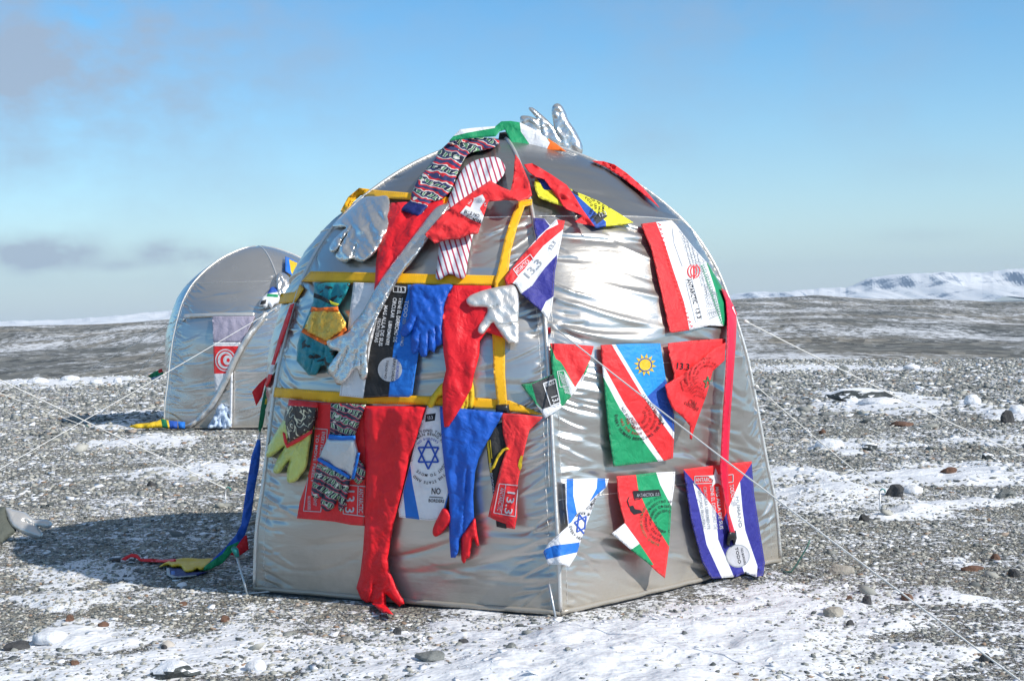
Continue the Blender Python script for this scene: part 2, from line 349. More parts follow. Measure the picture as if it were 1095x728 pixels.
def inside(P, poly):
    x, y = P[:, 0], P[:, 1]; r = np.zeros(len(P), bool); n = len(poly); j = n - 1
    for i in range(n):
        xi, yi = poly[i]; xj, yj = poly[j]
        if yi != yj:
            c = ((yi > y) != (yj > y)) & (x < (xj - xi) * (y - yi) / (yj - yi) + xi); r ^= c
        j = i
    return r
def seg_dist(P, segs):
    d = np.full(len(P), 1e9)
    for (a, b_) in segs:
        a = np.array(a); ab = np.array(b_) - a; L2 = (ab ** 2).sum() + 1e-9
        tt = np.clip(((P - a) @ ab) / L2, 0, 1)[:, None]; d = np.minimum(d, np.hypot(*((P - a - tt * ab).T)))
    return d

def cloth(name, outline, mat, surf, layers=(), marks=(), d0=0.016, d1=None, puff=0.0, hw=6.0, rip=0.004, wl=16.0, ang=80, thick=0.0022,
          grid=3.0, smooth=False, crum=0.004, cw=9.0, creases=(), parent=None, label=None, cat=None, group=None, zmin=0.006, seed=0, fold=None):
    """A piece of cloth or a padded garment lying on `surf`.  outline/layers/marks are in photo pixels; each vertex gets its own
    height above the surface (d0 at the top to d1 at the bottom, folds, padding), and the sheet is closed with a back side."""
    d1 = d0 if d1 is None else d1; puff *= 0.8; hw *= 0.75
    ol = catmull(outline, 2.0) if smooth else straight(outline, 2.5)
    A = np.array(ol); x0, y0 = A.min(0); x1, y1 = A.max(0)
    pts = [Vector(p) for p in ol]; n = len(pts); edges = [(i, (i + 1) % n) for i in range(n)]
    lay = []
    for pl, mt in layers:
        q = straight(pl, 3.0); k = len(pts); pts += [Vector(p) for p in q]; edges += [(k + i, k + (i + 1) % len(q)) for i in range(len(q))]; lay.append((q, mt))
    for cr in creases:
        q = [cr[0]]
        for (xa, ya), (xb, yb) in zip(cr[:-1], cr[1:]):
            kk = max(1, int(math.hypot(xb - xa, yb - ya) / 1.8)); q += [(xa + (xb - xa) * j / kk, ya + (yb - ya) * j / kk) for j in range(1, kk + 1)]
        pts += [Vector(p) for p in q]
    G = np.array([(gx + (1.5 if j % 2 else 0), gy) for j, gy in enumerate(np.arange(y0, y1 + grid, grid)) for gx in np.arange(x0, x1 + grid, grid)])
    sg = list(zip(ol, ol[1:] + ol[:1])); ok = inside(G, ol); G = G[ok]
    if len(G): G = G[seg_dist(G, sg) > grid * 0.3]
    pts += [Vector((float(a), float(b_))) for a, b_ in G]
    V2, E2, F2, _, _, _ = delaunay_2d_cdt(pts, edges, [], 0, 1e-4)
    V = np.array([tuple(v) for v in V2]); Ft = np.array([f for f in F2 if len(f) == 3]); C = V[Ft].mean(1); Ft = Ft[inside(C, ol)]; C = V[Ft].mean(1)
    used = np.unique(Ft); rm = -np.ones(len(V), int); rm[used] = np.arange(len(used)); V = V[used]; Ft = rm[Ft]
    mats = [mat]; fm = np.zeros(len(Ft), int)
    def mi_(mt):
        if mt not in mats: mats.append(mt)
        return mats.index(mt)
    for q, mt in lay: fm[inside(C, q)] = mi_(mt)
    cs = [s_ for cr in creases for s_ in zip(cr[:-1], cr[1:])]
    ca, sa = math.cos(R(ang)), math.sin(R(ang))
    def depth(P):
        P = np.asarray(P, float); tt = np.clip((P[:, 1] - y0) / max(1, y1 - y0), 0, 1); d = d0 + (d1 - d0) * tt
        al = P[:, 0] * ca + P[:, 1] * sa; ac = -P[:, 0] * sa + P[:, 1] * ca      # along / across the folds
        r_ = np.array([noise.noise(Vector((a / (wl * 3.2), c_ / wl, seed + 3.1))) + 0.45 * noise.noise(Vector((a / (wl * 1.1), c_ / (wl * 0.5), seed + 9.7))) for a, c_ in zip(al, ac)])
        d = d + rip * (r_ + 0.7)
        if crum:
            def fac_(a, c_, k):                      # faceted folds: distance between the two nearest cell points
                ds, _ = noise.voronoi(Vector((a / cw * k + 0.5 * noise.noise(Vector((a / 14, c_ / 14, 1))), c_ / cw * k * 0.75, seed + 21.0)))
                return ds[1] - ds[0]
            r3 = np.array([min(1.0, fac_(a, c_, 0.62) * 1.3) + 0.4 * min(1.0, fac_(a, c_, 1.4) * 1.3) for a, c_ in P])
            d = d - crum * 0.75 * r3 + crum * 0.5
        if puff:
            dd = seg_dist(P, sg); ins = inside(P, ol); dd = np.where(ins, dd, 0)
            s_ = np.clip(dd / hw, 0, 1); pr = np.sqrt(np.clip(1 - (1 - s_) ** 2, 0, 1))
            if cs:
                dc = np.clip(seg_dist(P, cs) / (hw * 0.6), 0, 1); pr = pr * (0.35 + 0.65 * np.sqrt(np.clip(1 - (1 - dc) ** 2, 0, 1)))
            d = d + puff * pr
        if fold is not None: d = d + np.array([fold(p[0], p[1]) for p in P])
        return d
    def place(P, d):
        out = []
        for (x, y), dd in zip(P, d):
            H, dr, cs_ = surf.hit(x, y); q = H - dr * (dd / cs_)
            if q.z < zmin:                         # rests on the ground instead of sinking in
                tt = (zmin + dd * 0.5 - CAMP.z) / dr.z; q = CAMP + dr * tt
            out.append(q)
        return out
    dF = depth(V); top = place(V, dF); base_d = dF - thick
    if puff:
        base_d = np.minimum(dF - thick, d0 * 0.5 + (d1 - d0) * 0.5 * np.clip((V[:, 1] - y0) / max(1, y1 - y0), 0, 1))
    bot = place(V, np.maximum(base_d, 0.002))
    nv = len(V); verts = [tuple(p) for p in top] + [tuple(p) for p in bot]; faces = []; fms = []
    for (a, b_, c_), k in zip(Ft.tolist(), fm.tolist()):
        xa, ya = V[a]; xb, yb = V[b_]; xc, yc = V[c_]
        if (xb - xa) * (yc - ya) - (xc - xa) * (yb - ya) > 0: b_, c_ = c_, b_
        faces.append((a, b_, c_)); fms.append(k); faces.append((a + nv, c_ + nv, b_ + nv)); fms.append(k)
    ec = {}
    for f, k in zip(faces[::2], fms[::2]):
        for i in range(3):
            e = (f[i], f[(i + 1) % 3]); ec[e] = k
    for (a, b_), k in ec.items():
        if (b_, a) not in ec: faces.append((b_, a, a + nv, b_ + nv)); fms.append(k)
    uv = [(x / 100, -y / 100) for x, y in V] * 2
    if name in ('flag', 'strap') and surf in (T1, T2) and len(ol) > 12:
        hem = []; m_ol = len(ol); ar_ = sum(ol[i][0] * ol[(i + 1) % m_ol][1] - ol[(i + 1) % m_ol][0] * ol[i][1] for i in range(m_ol)); sg_ = 1 if ar_ > 0 else -1
        for i in range(m_ol):
            (xa, ya), (xb, yb) = ol[i], ol[(i + 1) % m_ol]; l_ = math.hypot(xb - xa, yb - ya) or 1; nx_, ny_ = -(yb - ya) / l_ * 1.5 * sg_, (xb - xa) / l_ * 1.5 * sg_
            for k_ in range(max(1, int(l_ / 1.3))):
                a_, b2_ = (k_ + 0.15) * 1.3 / max(l_, 1.3), (k_ + 0.8) * 1.3 / max(l_, 1.3)
                hem.append((xa + (xb - xa) * a_ + nx_, ya + (yb - ya) * a_ + ny_, xa + (xb - xa) * b2_ + nx_, ya + (yb - ya) * b2_ + ny_))
        hv = []; hf = []
        for (xa, ya, xb, yb) in hem:
            l_ = math.hypot(xb - xa, yb - ya) or 1; ex, ey = -(yb - ya) / l_ * 0.17, (xb - xa) / l_ * 0.17; k_ = len(hv); hv += [(xa + ex, ya + ey), (xb + ex, yb + ey), (xb - ex, yb - ey), (xa - ex, ya - ey)]; hf.append((k_, k_ + 1, k_ + 2, k_ + 3))
        marks = list(marks) + [(hv, hf, THREAD, 0)]
    for mk_ in marks:
        mv, mf, mm = mk_[:3]; lv = mk_[3] if len(mk_) > 3 else 4
        if not mv: continue
        mf = [f for f, okk in zip(mf, inside(np.array([np.mean([mv[i] for i in f], axis=0) for f in mf]), ol)) if okk]
        k = len(verts); dd = depth(mv) + 0.0012 + 0.0005 * lv; pl = place(mv, dd); verts += [tuple(p) for p in pl]; uv += [(x / 100, -y / 100) for x, y in mv]
        for f in mf:
            ar = sum(mv[f[i]][0] * mv[f[(i + 1) % len(f)]][1] - mv[f[(i + 1) % len(f)]][0] * mv[f[i]][1] for i in range(len(f)))
            g = tuple(i + k for i in (f if ar < 0 else f[::-1])); faces.append(g); fms.append(mi_(mm))
    o = link_mesh(name, verts, faces, mats, fms, parent, True, uv)
    return tag(o, label, cat, group)

def tube(name, path, r, mat, parent=None, seg=8, closed=False):
    V = []; Fc = []; n = len(path)
    for i, p in enumerate(path):
        p = Vector(p); tn = (Vector(path[min(i + 1, n - 1)]) - Vector(path[max(i - 1, 0)])).normalized()
        u = tn.cross(Vector((0.13, 0.2, 1))).normalized(); w = tn.cross(u); rr = r[i] if isinstance(r, (list, tuple)) else r
        for k in range(seg):
            a = 6.28318 * k / seg; V.append(tuple(p + u * (rr * math.cos(a)) + w * (rr * math.sin(a))))
    for i in range(n - 1):
        for k in range(seg):
            a, b_ = i * seg + k, i * seg + (k + 1) % seg; Fc.append((a, b_, b_ + seg, a + seg))
    Fc.append(tuple(range(seg - 1, -1, -1))); Fc.append(tuple((n - 1) * seg + k for k in range(seg)))
    return link_mesh(name, V, Fc, mat, None, parent)
def bevel_box(name, c, dims, mat, rot=None, bev=0.15, parent=None):
    bm = bmesh.new(); bmesh.ops.create_cube(bm, size=1); bmesh.ops.scale(bm, vec=dims, verts=bm.verts)
    bmesh.ops.bevel(bm, geom=bm.edges[:], offset=min(dims) * bev, segments=2, affect='EDGES')
    if rot is not None: bmesh.ops.rotate(bm, cent=(0, 0, 0), matrix=rot, verts=bm.verts)
    bmesh.ops.translate(bm, vec=c, verts=bm.verts)
    v = [tuple(q.co) for q in bm.verts]; f = [tuple(q.index for q in p.verts) for p in bm.faces]; bm.verts.index_update(); f = [tuple(q.index for q in p.verts) for p in bm.faces]; bm.free()
    return link_mesh(name, v, f, mat, None, parent, False)

# ================================================================== THE GROUND
def fbm(x, y, s, o=4, seed=0.0):
    v = 0; a = 0.5; f = 1 / s
    for k in range(o): v += a * noise.noise(Vector((x * f, y * f, seed + k * 7.3))); a *= 0.5; f *= 2.03
    return v
# drifts of snow, located on the ground: photo centre, half sizes in photo px
PATCH = [(700, 698, 180, 40, 1.12), (590, 724, 140, 28, 1.15), (740, 668, 105, 11, .85), (800, 716, 90, 24, .7), (640, 672, 130, 11, .6), (250, 690, 100, 13, .55), (60, 684, 42, 14, .9), (130, 715, 80, 12, .5), (380, 700, 55, 15, .45), (150, 473, 42, 4, .9), (215, 503, 52, 7, .95),
         (128, 455, 20, 3, .6), (885, 528, 62, 11, .8), (1010, 510, 110, 7, .65), (850, 512, 36, 10, .7), (940, 434, 44, 6, .8), (938, 424, 34, 7, .9), (1050, 504, 60, 9, .7), (880, 390, 70, 4, .8), (975, 393, 18, 3, .9), (990, 640, 60, 8, .5),
         (870, 655, 60, 16, .7), (1089, 446, 16, 7, .9), (1040, 434, 22, 4, .7), (886, 477, 20, 6, .7), (960, 552, 50, 5, .6), (1030, 540, 70, 5, .6), (40, 412, 14, 3, 1), (76, 411, 20, 3.5, 1), (120, 409, 20, 3, 1), (10, 412, 14, 2, .8), (170, 440, 40, 3, .4),
         (500, 690, 80, 14, .6), (440, 712, 60, 10, .45), (820, 632, 50, 6, .4), (1000, 700, 50, 8, .4), (60, 640, 50, 8, .4), (100, 610, 50, 8, .35), (930, 475, 40, 5, .5), (1070, 470, 40, 5, .5)]
pc = []
for x, y, hx, hy, s in PATCH:
    c = ground_pt(x, y); yh = 332 - 0.0257 * (x - 547); a = F0 / c.y
    pc.append((c.x, c.y, hx / a, abs(ground_pt(x, y - hy).y - ground_pt(x, y + hy).y) / 2, s))
PX = np.array(pc)
def patch_at(x, y):
    if y > 45 or y < 2: return 0.0
    n1 = noise.noise(Vector((x * 1.6, y * 1.6, 31))) + 0.5 * noise.noise(Vector((x * 5, y * 5, 37))); n2 = noise.noise(Vector((x * 1.6, y * 1.6, 47))) + 0.5 * noise.noise(Vector((x * 5, y * 5, 53)))
    x += n1 * 0.35; y += n2 * 0.35 * max(1, y / 10)
    q = ((x - PX[:, 0]) / PX[:, 2]) ** 2 + ((y - PX[:, 1]) / PX[:, 3]) ** 2
    return float((np.exp(-(q * 0.8) ** 1.7) * PX[:, 4]).max())
def sm(a, b_, x): x = min(1, max(0, (x - a) / (b_ - a))); return x * x * (3 - 2 * x)
CREST = [(-60, 1.0), (-40, 0.4), (-20.0, 0.1), (-16.5, 0.2), (-14.5, 0.9), (-12.5, 1.5), (-8, 1.6), (0, 2.0), (6, 2.4), (9, 2.6), (12, 2.9), (14, 2.2), (16, 1.2), (19.5, -0.2), (24, -1.6), (40, -2), (60, -1)]
def crest(az): return float(np.interp(az, [a for a, _ in CREST], [b_ for _, b_ in CREST]))
def ground_h(x, y):
    r = math.hypot(x, y); az = math.degrees(math.atan2(x, y)) if y > 0 else 60
    h = 0.0
    if r < 60: h += 0.05 * fbm(x, y, 3.0, 3) * sm(2, 6, abs(r - 7.2) + 2.5) + 0.012 * fbm(x, y, 0.35, 3, 5) + 0.3 * sm(20, 34, r) * fbm(x, y, 9, 2, 2)
    if r < 45: h += 0.055 * patch_at(x, y) * (0.8 + 1.5 * fbm(x, y, 0.45, 5, 11) + 0.5 * abs(fbm(x, y, 0.16, 3, 19)))
    if r > 33:
        e = 33 + 2.5 * noise.noise(Vector((x * 0.12, y * 0.05, 3)))
        low = -2.3; c = crest(az) + 0.5 * noise.noise(Vector((az * 0.35, 0, 1.5)))
        if r < 62: h += low * sm(e, 62, r)
        elif r < 380:
            s = (r - 62) / 318; h += low + (c - low) * (s * 0.92 + 0.08 * sm(0, 1, s)) + (0.010 + 0.007 * sm(4, 12, -az)) * r * fbm(x, y * 0.8, 46, 4, 4) * sm(62, 110, r) * (1 - sm(300, 380, r) * 0.8)
        else: h += c - (c + 32) * sm(380, 800, r)
    return h
az_f = np.arange(-24, 24.01, 0.14); az_b = np.concatenate([np.arange(-180, -24, 3.0), az_f, np.arange(27, 180, 3.0)])
rad = [0.6]
while rad[-1] < 46: rad.append(rad[-1] * (1.035 if rad[-1] < 4.4 else 1.0068))
while rad[-1] < 1000: rad.append(rad[-1] * 1.014)
V = []; sn = []
for r in rad:
    for a in az_b:
        x, y = r * math.sin(R(a)), r * math.cos(R(a))
        front = abs(a) < 30
        V.append((x, y, ground_h(x, y))); sn.append(patch_at(x, y) if front else 0)
na = len(az_b); Fc = []
for i in range(len(rad) - 1):
    for j in range(na):
        k = (j + 1) % na; Fc.append((i * na + j, i * na + k, (i + 1) * na + k, (i + 1) * na + j))
c0 = len(V); V.append((0, 0, 0)); sn.append(0)
for j in range(na): Fc.append((c0, (j + 1) % na, j))
mg, t, b = new_mat('stony_ground_with_snow')
g = N(t, 'ShaderNodeNewGeometry'); at = N(t, 'ShaderNodeAttribute', attribute_name='drift'); pos = g.outputs['Position']
flat = mapping(t, pos, (1, 1, 0.15))
ln = N(t, 'ShaderNodeVectorMath', operation='LENGTH'); t.links.new(pos, ln.inputs[0]); dist = ln.outputs['Value']
far = N(t, 'ShaderNodeMapRange', interpolation_type='SMOOTHSTEP'); t.links.new(dist, far.inputs[0]); far.inputs[1].default_value = 30; far.inputs[2].default_value = 75
vs = N(t, 'ShaderNodeTexVoronoi', feature='F1'); vs.inputs['Scale'].default_value = 62; t.links.new(flat, vs.inputs['Vector'])
vb = N(t, 'ShaderNodeTexVoronoi', feature='F1'); vb.inputs['Scale'].default_value = 24; t.links.new(flat, vb.inputs['Vector'])
sepc = N(t, 'ShaderNodeSeparateColor'); t.links.new(vs.outputs['Color'], sepc.inputs[0])
stone = ramp(t, sepc.outputs[0], [(0.0, (0.07, 0.08, 0.075)), (0.3, (0.18, 0.18, 0.16)), (0.6, (0.32, 0.31, 0.27)), (0.85, (0.44, 0.42, 0.36)), (1.0, (0.30, 0.22, 0.15))])
earth = ramp(t, noise_n(t, flat, 1.1, 5), [(0.3, (0.26, 0.235, 0.18)), (0.7, (0.38, 0.36, 0.31))])
m1 = N(t, 'ShaderNodeMix', data_type='RGBA'); m1.inputs[0].default_value = 0.45; t.links.new(stone, m1.inputs[6]); t.links.new(earth, m1.inputs[7])
slopec = ramp(t, noise_n(t, mapping(t, pos, (1, 0.45, 0.3)), 0.06, 7, 0.62), [(0.3, (0.12, 0.13, 0.13)), (0.5, (0.19, 0.19, 0.175)), (0.7, (0.29, 0.26, 0.21))])
vf = N(t, 'ShaderNodeTexVoronoi', feature='F1'); vf.inputs['Scale'].default_value = 1.5; t.links.new(mapping(t, pos, (1, 0.3, 0.2)), vf.inputs['Vector']); sf = N(t, 'ShaderNodeSeparateColor'); t.links.new(vf.outputs['Color'], sf.inputs[0])
mf_ = N(t, 'ShaderNodeMix', data_type='RGBA', blend_type='MULTIPLY'); mf_.inputs[0].default_value = 1.0; t.links.new(slopec, mf_.inputs[6]); t.links.new(ramp(t, sf.outputs[0], [(0.0, (0.45, 0.46, 0.47)), (0.4, (0.9, 0.9, 0.9)), (1.0, (1.5, 1.45, 1.4))]), mf_.inputs[7]); slopec = mf_.outputs[2]
m2 = N(t, 'ShaderNodeMix', data_type='RGBA'); t.links.new(far.outputs[0], m2.inputs[0]); t.links.new(m1.outputs[2], m2.inputs[6]); t.links.new(slopec, m2.inputs[7])
# snow: drifts + thin flecks caught between stones (near), wind streaks (far)
fl = noise_n(t, flat, 26, 4, 0.65, 0.4); fl2 = noise_n(t, flat, 1.3, 4, 0.6); fl3 = noise_n(t, flat, 7, 4, 0.6)
q = math_n(t, 'ADD', math_n(t, 'MULTIPLY', at.outputs['Fac'], 0.74), math_n(t, 'MULTIPLY', fl2, 0.30)); q = math_n(t, 'ADD', q, math_n(t, 'MULTIPLY', fl, 0.42)); q = math_n(t, 'ADD', q, math_n(t, 'MULTIPLY', fl3, 0.25))
sn1 = N(t, 'ShaderNodeMapRange', interpolation_type='SMOOTHSTEP'); t.links.new(q, sn1.inputs[0]); sn1.inputs[1].default_value = 0.46; sn1.inputs[2].default_value = 0.53
st1 = noise_n(t, mapping(t, pos, (1, 0.4, 0.3)), 0.09, 7, 0.62, 0.3); st2 = noise_n(t, mapping(t, pos, (1, 0.3, 0.3)), 1.6, 5, 0.75)
q2 = math_n(t, 'ADD', math_n(t, 'MULTIPLY', st1, 0.5), math_n(t, 'MULTIPLY', st2, 0.5))
sn2 = N(t, 'ShaderNodeMapRange', interpolation_type='SMOOTHSTEP'); t.links.new(q2, sn2.inputs[0]); sn2.inputs[1].default_value = 0.49; sn2.inputs[2].default_value = 0.58; sn2.inputs[4].default_value = 0.85
ms = N(t, 'ShaderNodeMix', data_type='FLOAT'); t.links.new(far.outputs[0], ms.inputs[0]); t.links.new(sn1.outputs[0], ms.inputs[2]); t.links.new(sn2.outputs[0], ms.inputs[3])
m3 = N(t, 'ShaderNodeMix', data_type='RGBA'); t.links.new(ms.outputs[0], m3.inputs[0]); t.links.new(m2.outputs[2], m3.inputs[6])
t.links.new(ramp(t, fl3, [(0.3, (0.62, 0.63, 0.66)), (0.7, (0.84, 0.85, 0.87))]), m3.inputs[7])
t.links.new(m3.outputs[2], b.inputs['Base Color']); b.inputs['Roughness'].default_value = 0.85; b.inputs['Specular IOR Level'].default_value = 0.2
bare = math_n(t, 'SUBTRACT', 1.0, math_n(t, 'MULTIPLY', ms.outputs[0], 0.92)); p = bump(t, b, math_n(t, 'MULTIPLY', vs.outputs['Distance'], bare), 0.9, -0.02); p = bump(t, b, math_n(t, 'MULTIPLY', vb.outputs['Distance'], bare), 0.5, -0.05, p); p = bump(t, b, fl3, 0.35, 0.03, p); bump(t, b, noise_n(t, mapping(t, pos, (0.6, 1, 1)), 0.9, 6, 0.7), 0.6, 0.25, p)
o = link_mesh('ground', V, Fc, mg, recenter=False); o['kind'] = 'structure'
atr = o.data.attributes.new('drift', 'FLOAT', 'POINT'); atr.data.foreach_set('value', np.array(sn, dtype=np.float32))

# sea, far behind and below the ridge
m, t, b = new_mat('cold_sea'); g = N(t, 'ShaderNodeNewGeometry')
i1 = noise_n(t, mapping(t, g.outputs['Position'], (1, 0.35, 1)), 0.004, 5, 0.6); s1 = N(t, 'ShaderNodeMapRange'); t.links.new(i1, s1.inputs[0]); s1.inputs[1].default_value = 0.56; s1.inputs[2].default_value = 0.6
mi = N(t, 'ShaderNodeMix', data_type='RGBA'); t.links.new(s1.outputs[0], mi.inputs[0]); mi.inputs[6].default_value = (0.03, 0.11, 0.20, 1); mi.inputs[7].default_value = (0.7, 0.74, 0.8, 1)
t.links.new(mi.outputs[2], b.inputs['Base Color']); b.inputs['Roughness'].default_value = 0.35; SEA = m
V = []; Fc = []; rr = [600, 1200, 2500, 4500, 6900]; aa = np.arange(-180, 180, 5)
for r in rr:
    for a in aa: V.append((r * math.sin(R(a)), r * math.cos(R(a)), -13))
for i in range(len(rr) - 1):
    for j in range(len(aa)): k = (j + 1) % len(aa); Fc.append((i * len(aa) + j, i * len(aa) + k, (i + 1) * len(aa) + k, (i + 1) * len(aa) + j))
link_mesh('sea', V, Fc, SEA, recenter=False)['kind'] = 'structure'

# snow-capped table mountains beyond the water
m, t, b = new_mat('snowy_rock'); g = N(t, 'ShaderNodeNewGeometry'); s_ = N(t, 'ShaderNodeSeparateXYZ'); t.links.new(g.outputs['True Normal'], s_.inputs[0])
nn = noise_n(t, mapping(t, g.outputs['Position'], (1, 1, 3.5)), 0.013, 7, 0.7)
q = math_n(t, 'ADD', s_.outputs[2], math_n(t, 'MULTIPLY', math_n(t, 'SUBTRACT', nn, 0.5), 0.9))
mr = N(t, 'ShaderNodeMapRange'); t.links.new(q, mr.inputs[0]); mr.inputs[1].default_value = 0.78; mr.inputs[2].default_value = 0.93
mi = N(t, 'ShaderNodeMix', data_type='RGBA'); t.links.new(mr.outputs[0], mi.inputs[0]); mi.inputs[6].default_value = (0.13, 0.18, 0.27, 1); mi.inputs[7].default_value = (0.84, 0.85, 0.87, 1)
t.links.new(mi.outputs[2], b.inputs['Base Color']); b.inputs['Roughness'].default_value = 0.8; MTN = m
# ridge heights (photo px above the horizon line) by azimuth in degrees
RID = [(-40, 8), (-30, 7), (-22, 2.5), (-19, 3), (-17, 3.5), (-15, 7), (-13.2, 11), (-12.3, 8), (-10, 8), (0, 8), (8, 9), (9.5, 16), (10.6, 14), (12.0, 18), (13.0, 17), (14.0, 29), (14.9, 31), (16.5, 32), (18, 31), (19.5, 34), (22, 36), (28, 30), (40, 22)]
V = []; Fc = []; AZ = np.arange(-40, 40.01, 0.1); DR = np.concatenate([np.linspace(0, 1, 40), [1.3, 2.2]])
for a in AZ:
    ph = float(np.interp(a, [u for u, _ in RID], [v for _, v in RID])) + 1.3 * noise.noise(Vector((a * 1.3, 0, 0))) + 0.8 * noise.noise(Vector((a * 4.1, 2, 0)))
    for u in DR:
        r = 4600 + 1500 * u; H = ph / F0 * 5300
        wx, wy = r * math.sin(R(a)), r * math.cos(R(a))
        gul = noise.noise(Vector((wx / 330, u * 0.8, 4))) * 0.8 + noise.noise(Vector((wx / 120, u * 2, 8))) * 0.42 + noise.noise(Vector((wx / 45, u * 5, 9))) * 0.16
        uu = u + 0.27 * gul * (1 - 0.6 * sm(0.5, 0.9, u))
        f = 0.50 * sm(0, 0.5, uu) + 0.36 * sm(0.40, 0.56, uu) + 0.14 * sm(0.56, 1.0, uu)
        V.append((wx, wy, -13 + (H + 13) * f + 5 * gul * (1 - sm(0.45, 0.75, u))))
nd = len(DR)
for i in range(len(AZ) - 1):
    for j in range(nd - 1): Fc.append((i * nd + j, i * nd + j + 1, (i + 1) * nd + j + 1, (i + 1) * nd + j))
link_mesh('mountains', V, [f[::-1] for f in Fc], MTN, recenter=False, smooth=False)['kind'] = 'structure'

# ================================================================== TENTS
PROF = [(0, 1.0), (0.3, .985), (0.53, .955), (0.88, .915), (1.09, .885), (1.4, .815), (1.55, .765), (1.70, .69), (1.84, .585), (1.95, .475), (2.04, .36), (2.11, .24), (2.16, .12), (2.18, 0.0)]
ZT = 2.18; R0 = 1.36; SEAM = 1.72
def prof(z):
    zs = [a for a, _ in PROF]; rs = [b_ for _, b_ in PROF]
    if z <= 0: return 1.0 - z * 0.02
    for i in range(len(zs) - 1):
        if z <= zs[i + 1]: break
    p0, p1, p2, p3 = rs[max(i - 1, 0)], rs[i], rs[i + 1], rs[min(i + 2, len(rs) - 1)]
    z0, z1, z2, z3 = zs[max(i - 1, 0)], zs[i], zs[i + 1], zs[min(i + 2, len(rs) - 1)]
    m1_ = (p2 - p0) / (z2 - z0) if i > 0 else (p2 - p1) / (z2 - z1); m2_ = (p3 - p1) / (z3 - z1) if z3 > z2 else (p2 - p1) / (z2 - z1)
    h = z2 - z1; s = (z - z1) / h
    return (2 * s ** 3 - 3 * s * s + 1) * p1 + (s ** 3 - 2 * s * s + s) * h * m1_ + (-2 * s ** 3 + 3 * s * s) * p2 + (s ** 3 - s * s) * h * m2_
_cr = {}
def creases_for(S, face):
    """tension creases of one panel: (X0, z0, length, slope, sag, width, depth) in metres"""
    key = (S, face)
    if key in _cr: return _cr[key]
    rd = random.Random(int(S * 10) * 31 + face * 7 + 5); out = []
    down = -0.22 if face == 1 else 0.16
    for _ in range(75):                                   # long soft folds across the panel
        L_ = rd.uniform(0.25, 0.95); x0 = rd.uniform(-0.85, 0.55) ; z0 = rd.uniform(0.12, 2.0)
        out.append((x0, z0, L_, down + rd.gauss(0, 0.10), rd.uniform(-0.02, 0.09), rd.uniform(0.011, 0.026), rd.uniform(0.003, 0.0085) * rd.choice((-1, -1, 1))))
    for side in (0, 1):                                   # short puckers along the pole sleeves
        for _ in range(80):
            z0 = rd.uniform(0.05, 2.0); hw_ = 0.80 * prof(z0) ; L_ = rd.uniform(0.05, 0.24); sl = rd.gauss(0.0, 0.22) - 0.45
            if side: out.append((hw_ - L_, z0 + sl * L_ * 0.3, L_, -sl, 0.01, rd.uniform(0.006, 0.012), rd.uniform(0.002, 0.0055) * rd.choice((-1, 1))))
            else: out.append((-hw_, z0, L_, sl, 0.01, rd.uniform(0.006, 0.012), rd.uniform(0.002, 0.0055) * rd.choice((-1, 1))))
    _cr[key] = out; return out
def wrinkle(X, z, face, S, pk=1.0):
    d = np.zeros_like(X)
    for (x0, z0, L_, sl, sag, w, dp) in creases_for(S, face):
        t_ = (X - x0) / L_; m_ = (t_ > -0.1) & (t_ < 1.1)
        if not m_.any(): continue
        tt = np.clip(t_[m_], 0, 1); e_ = np.sin(np.pi * tt) ** 0.7
        zc = z0 + sl * (X[m_] - x0) - sag * 4 * tt * (1 - tt); q = (z[m_] - zc) / (w * (0.55 + 0.6 * tt))
        d[m_] += (dp if L_ > 0.245 else dp * pk) * e_ * (np.exp(-np.abs(q) ** 1.5) - 0.35 * np.exp(-((q - 1.7) ** 2)))
    return d
def tent_xyz(C, rot, face, u, z, wr=0.0, seed=0.0):
    u = np.atleast_1d(np.asarray(u, float)); z = np.atleast_1d(np.asarray(z, float)) + 0 * u; u = u + 0 * z
    a = np.radians(rot + face * 72 + u * 72); rad_ = np.array([prof(q) for q in z]) * R0; half = np.radians((u - 0.5) * 72)
    flat_ = math.cos(R(36)) / np.cos(half)
    s1 = np.clip(z / 1.25, 0, 1); s2 = np.clip((z - 1.6) / 0.5, 0, 1); rnd = 0.06 + (1.04 if C[1] < 10 else 0.72) * s1 * s1 * (3 - 2 * s1) - 0.25 * s2 * s2 * (3 - 2 * s2)
    k = flat_ + (1 - flat_) * rnd; dlt = 0
    if wr:
        w = rad_ * 1.17; X = (u - 0.5) * w; e = np.clip(np.minimum(u, 1 - u) * w / 0.03, 0, 1); S = seed + face * 5.17
        soft = np.array([noise.noise(Vector((x_ * 1.1, (z_ + 0.15 * x_) * 4.5, S))) * 0.011 + noise.noise(Vector((x_ * 1.7, (z_ + 0.2 * x_) * 11, S + 4))) * 0.004 + 0.014 * noise.noise(Vector((x_ * 7, 0, S + 2))) * math.exp(-max(z_, 0) / 0.07) for x_, z_ in zip(X, z)])
        dlt = wr * (wrinkle(X, z, face, seed, 1.7 / max(wr, 0.5)) + soft - 0.008) * e
    rr_ = rad_ * k + dlt
    return np.stack([C[0] + rr_ * np.cos(a), C[1] + rr_ * np.sin(a), z], 1)
def tent_point(C, rot, face, u, z, wr=0.0, seed=0.0): return Vector(tent_xyz(C, rot, face, u, z, wr, seed)[0])
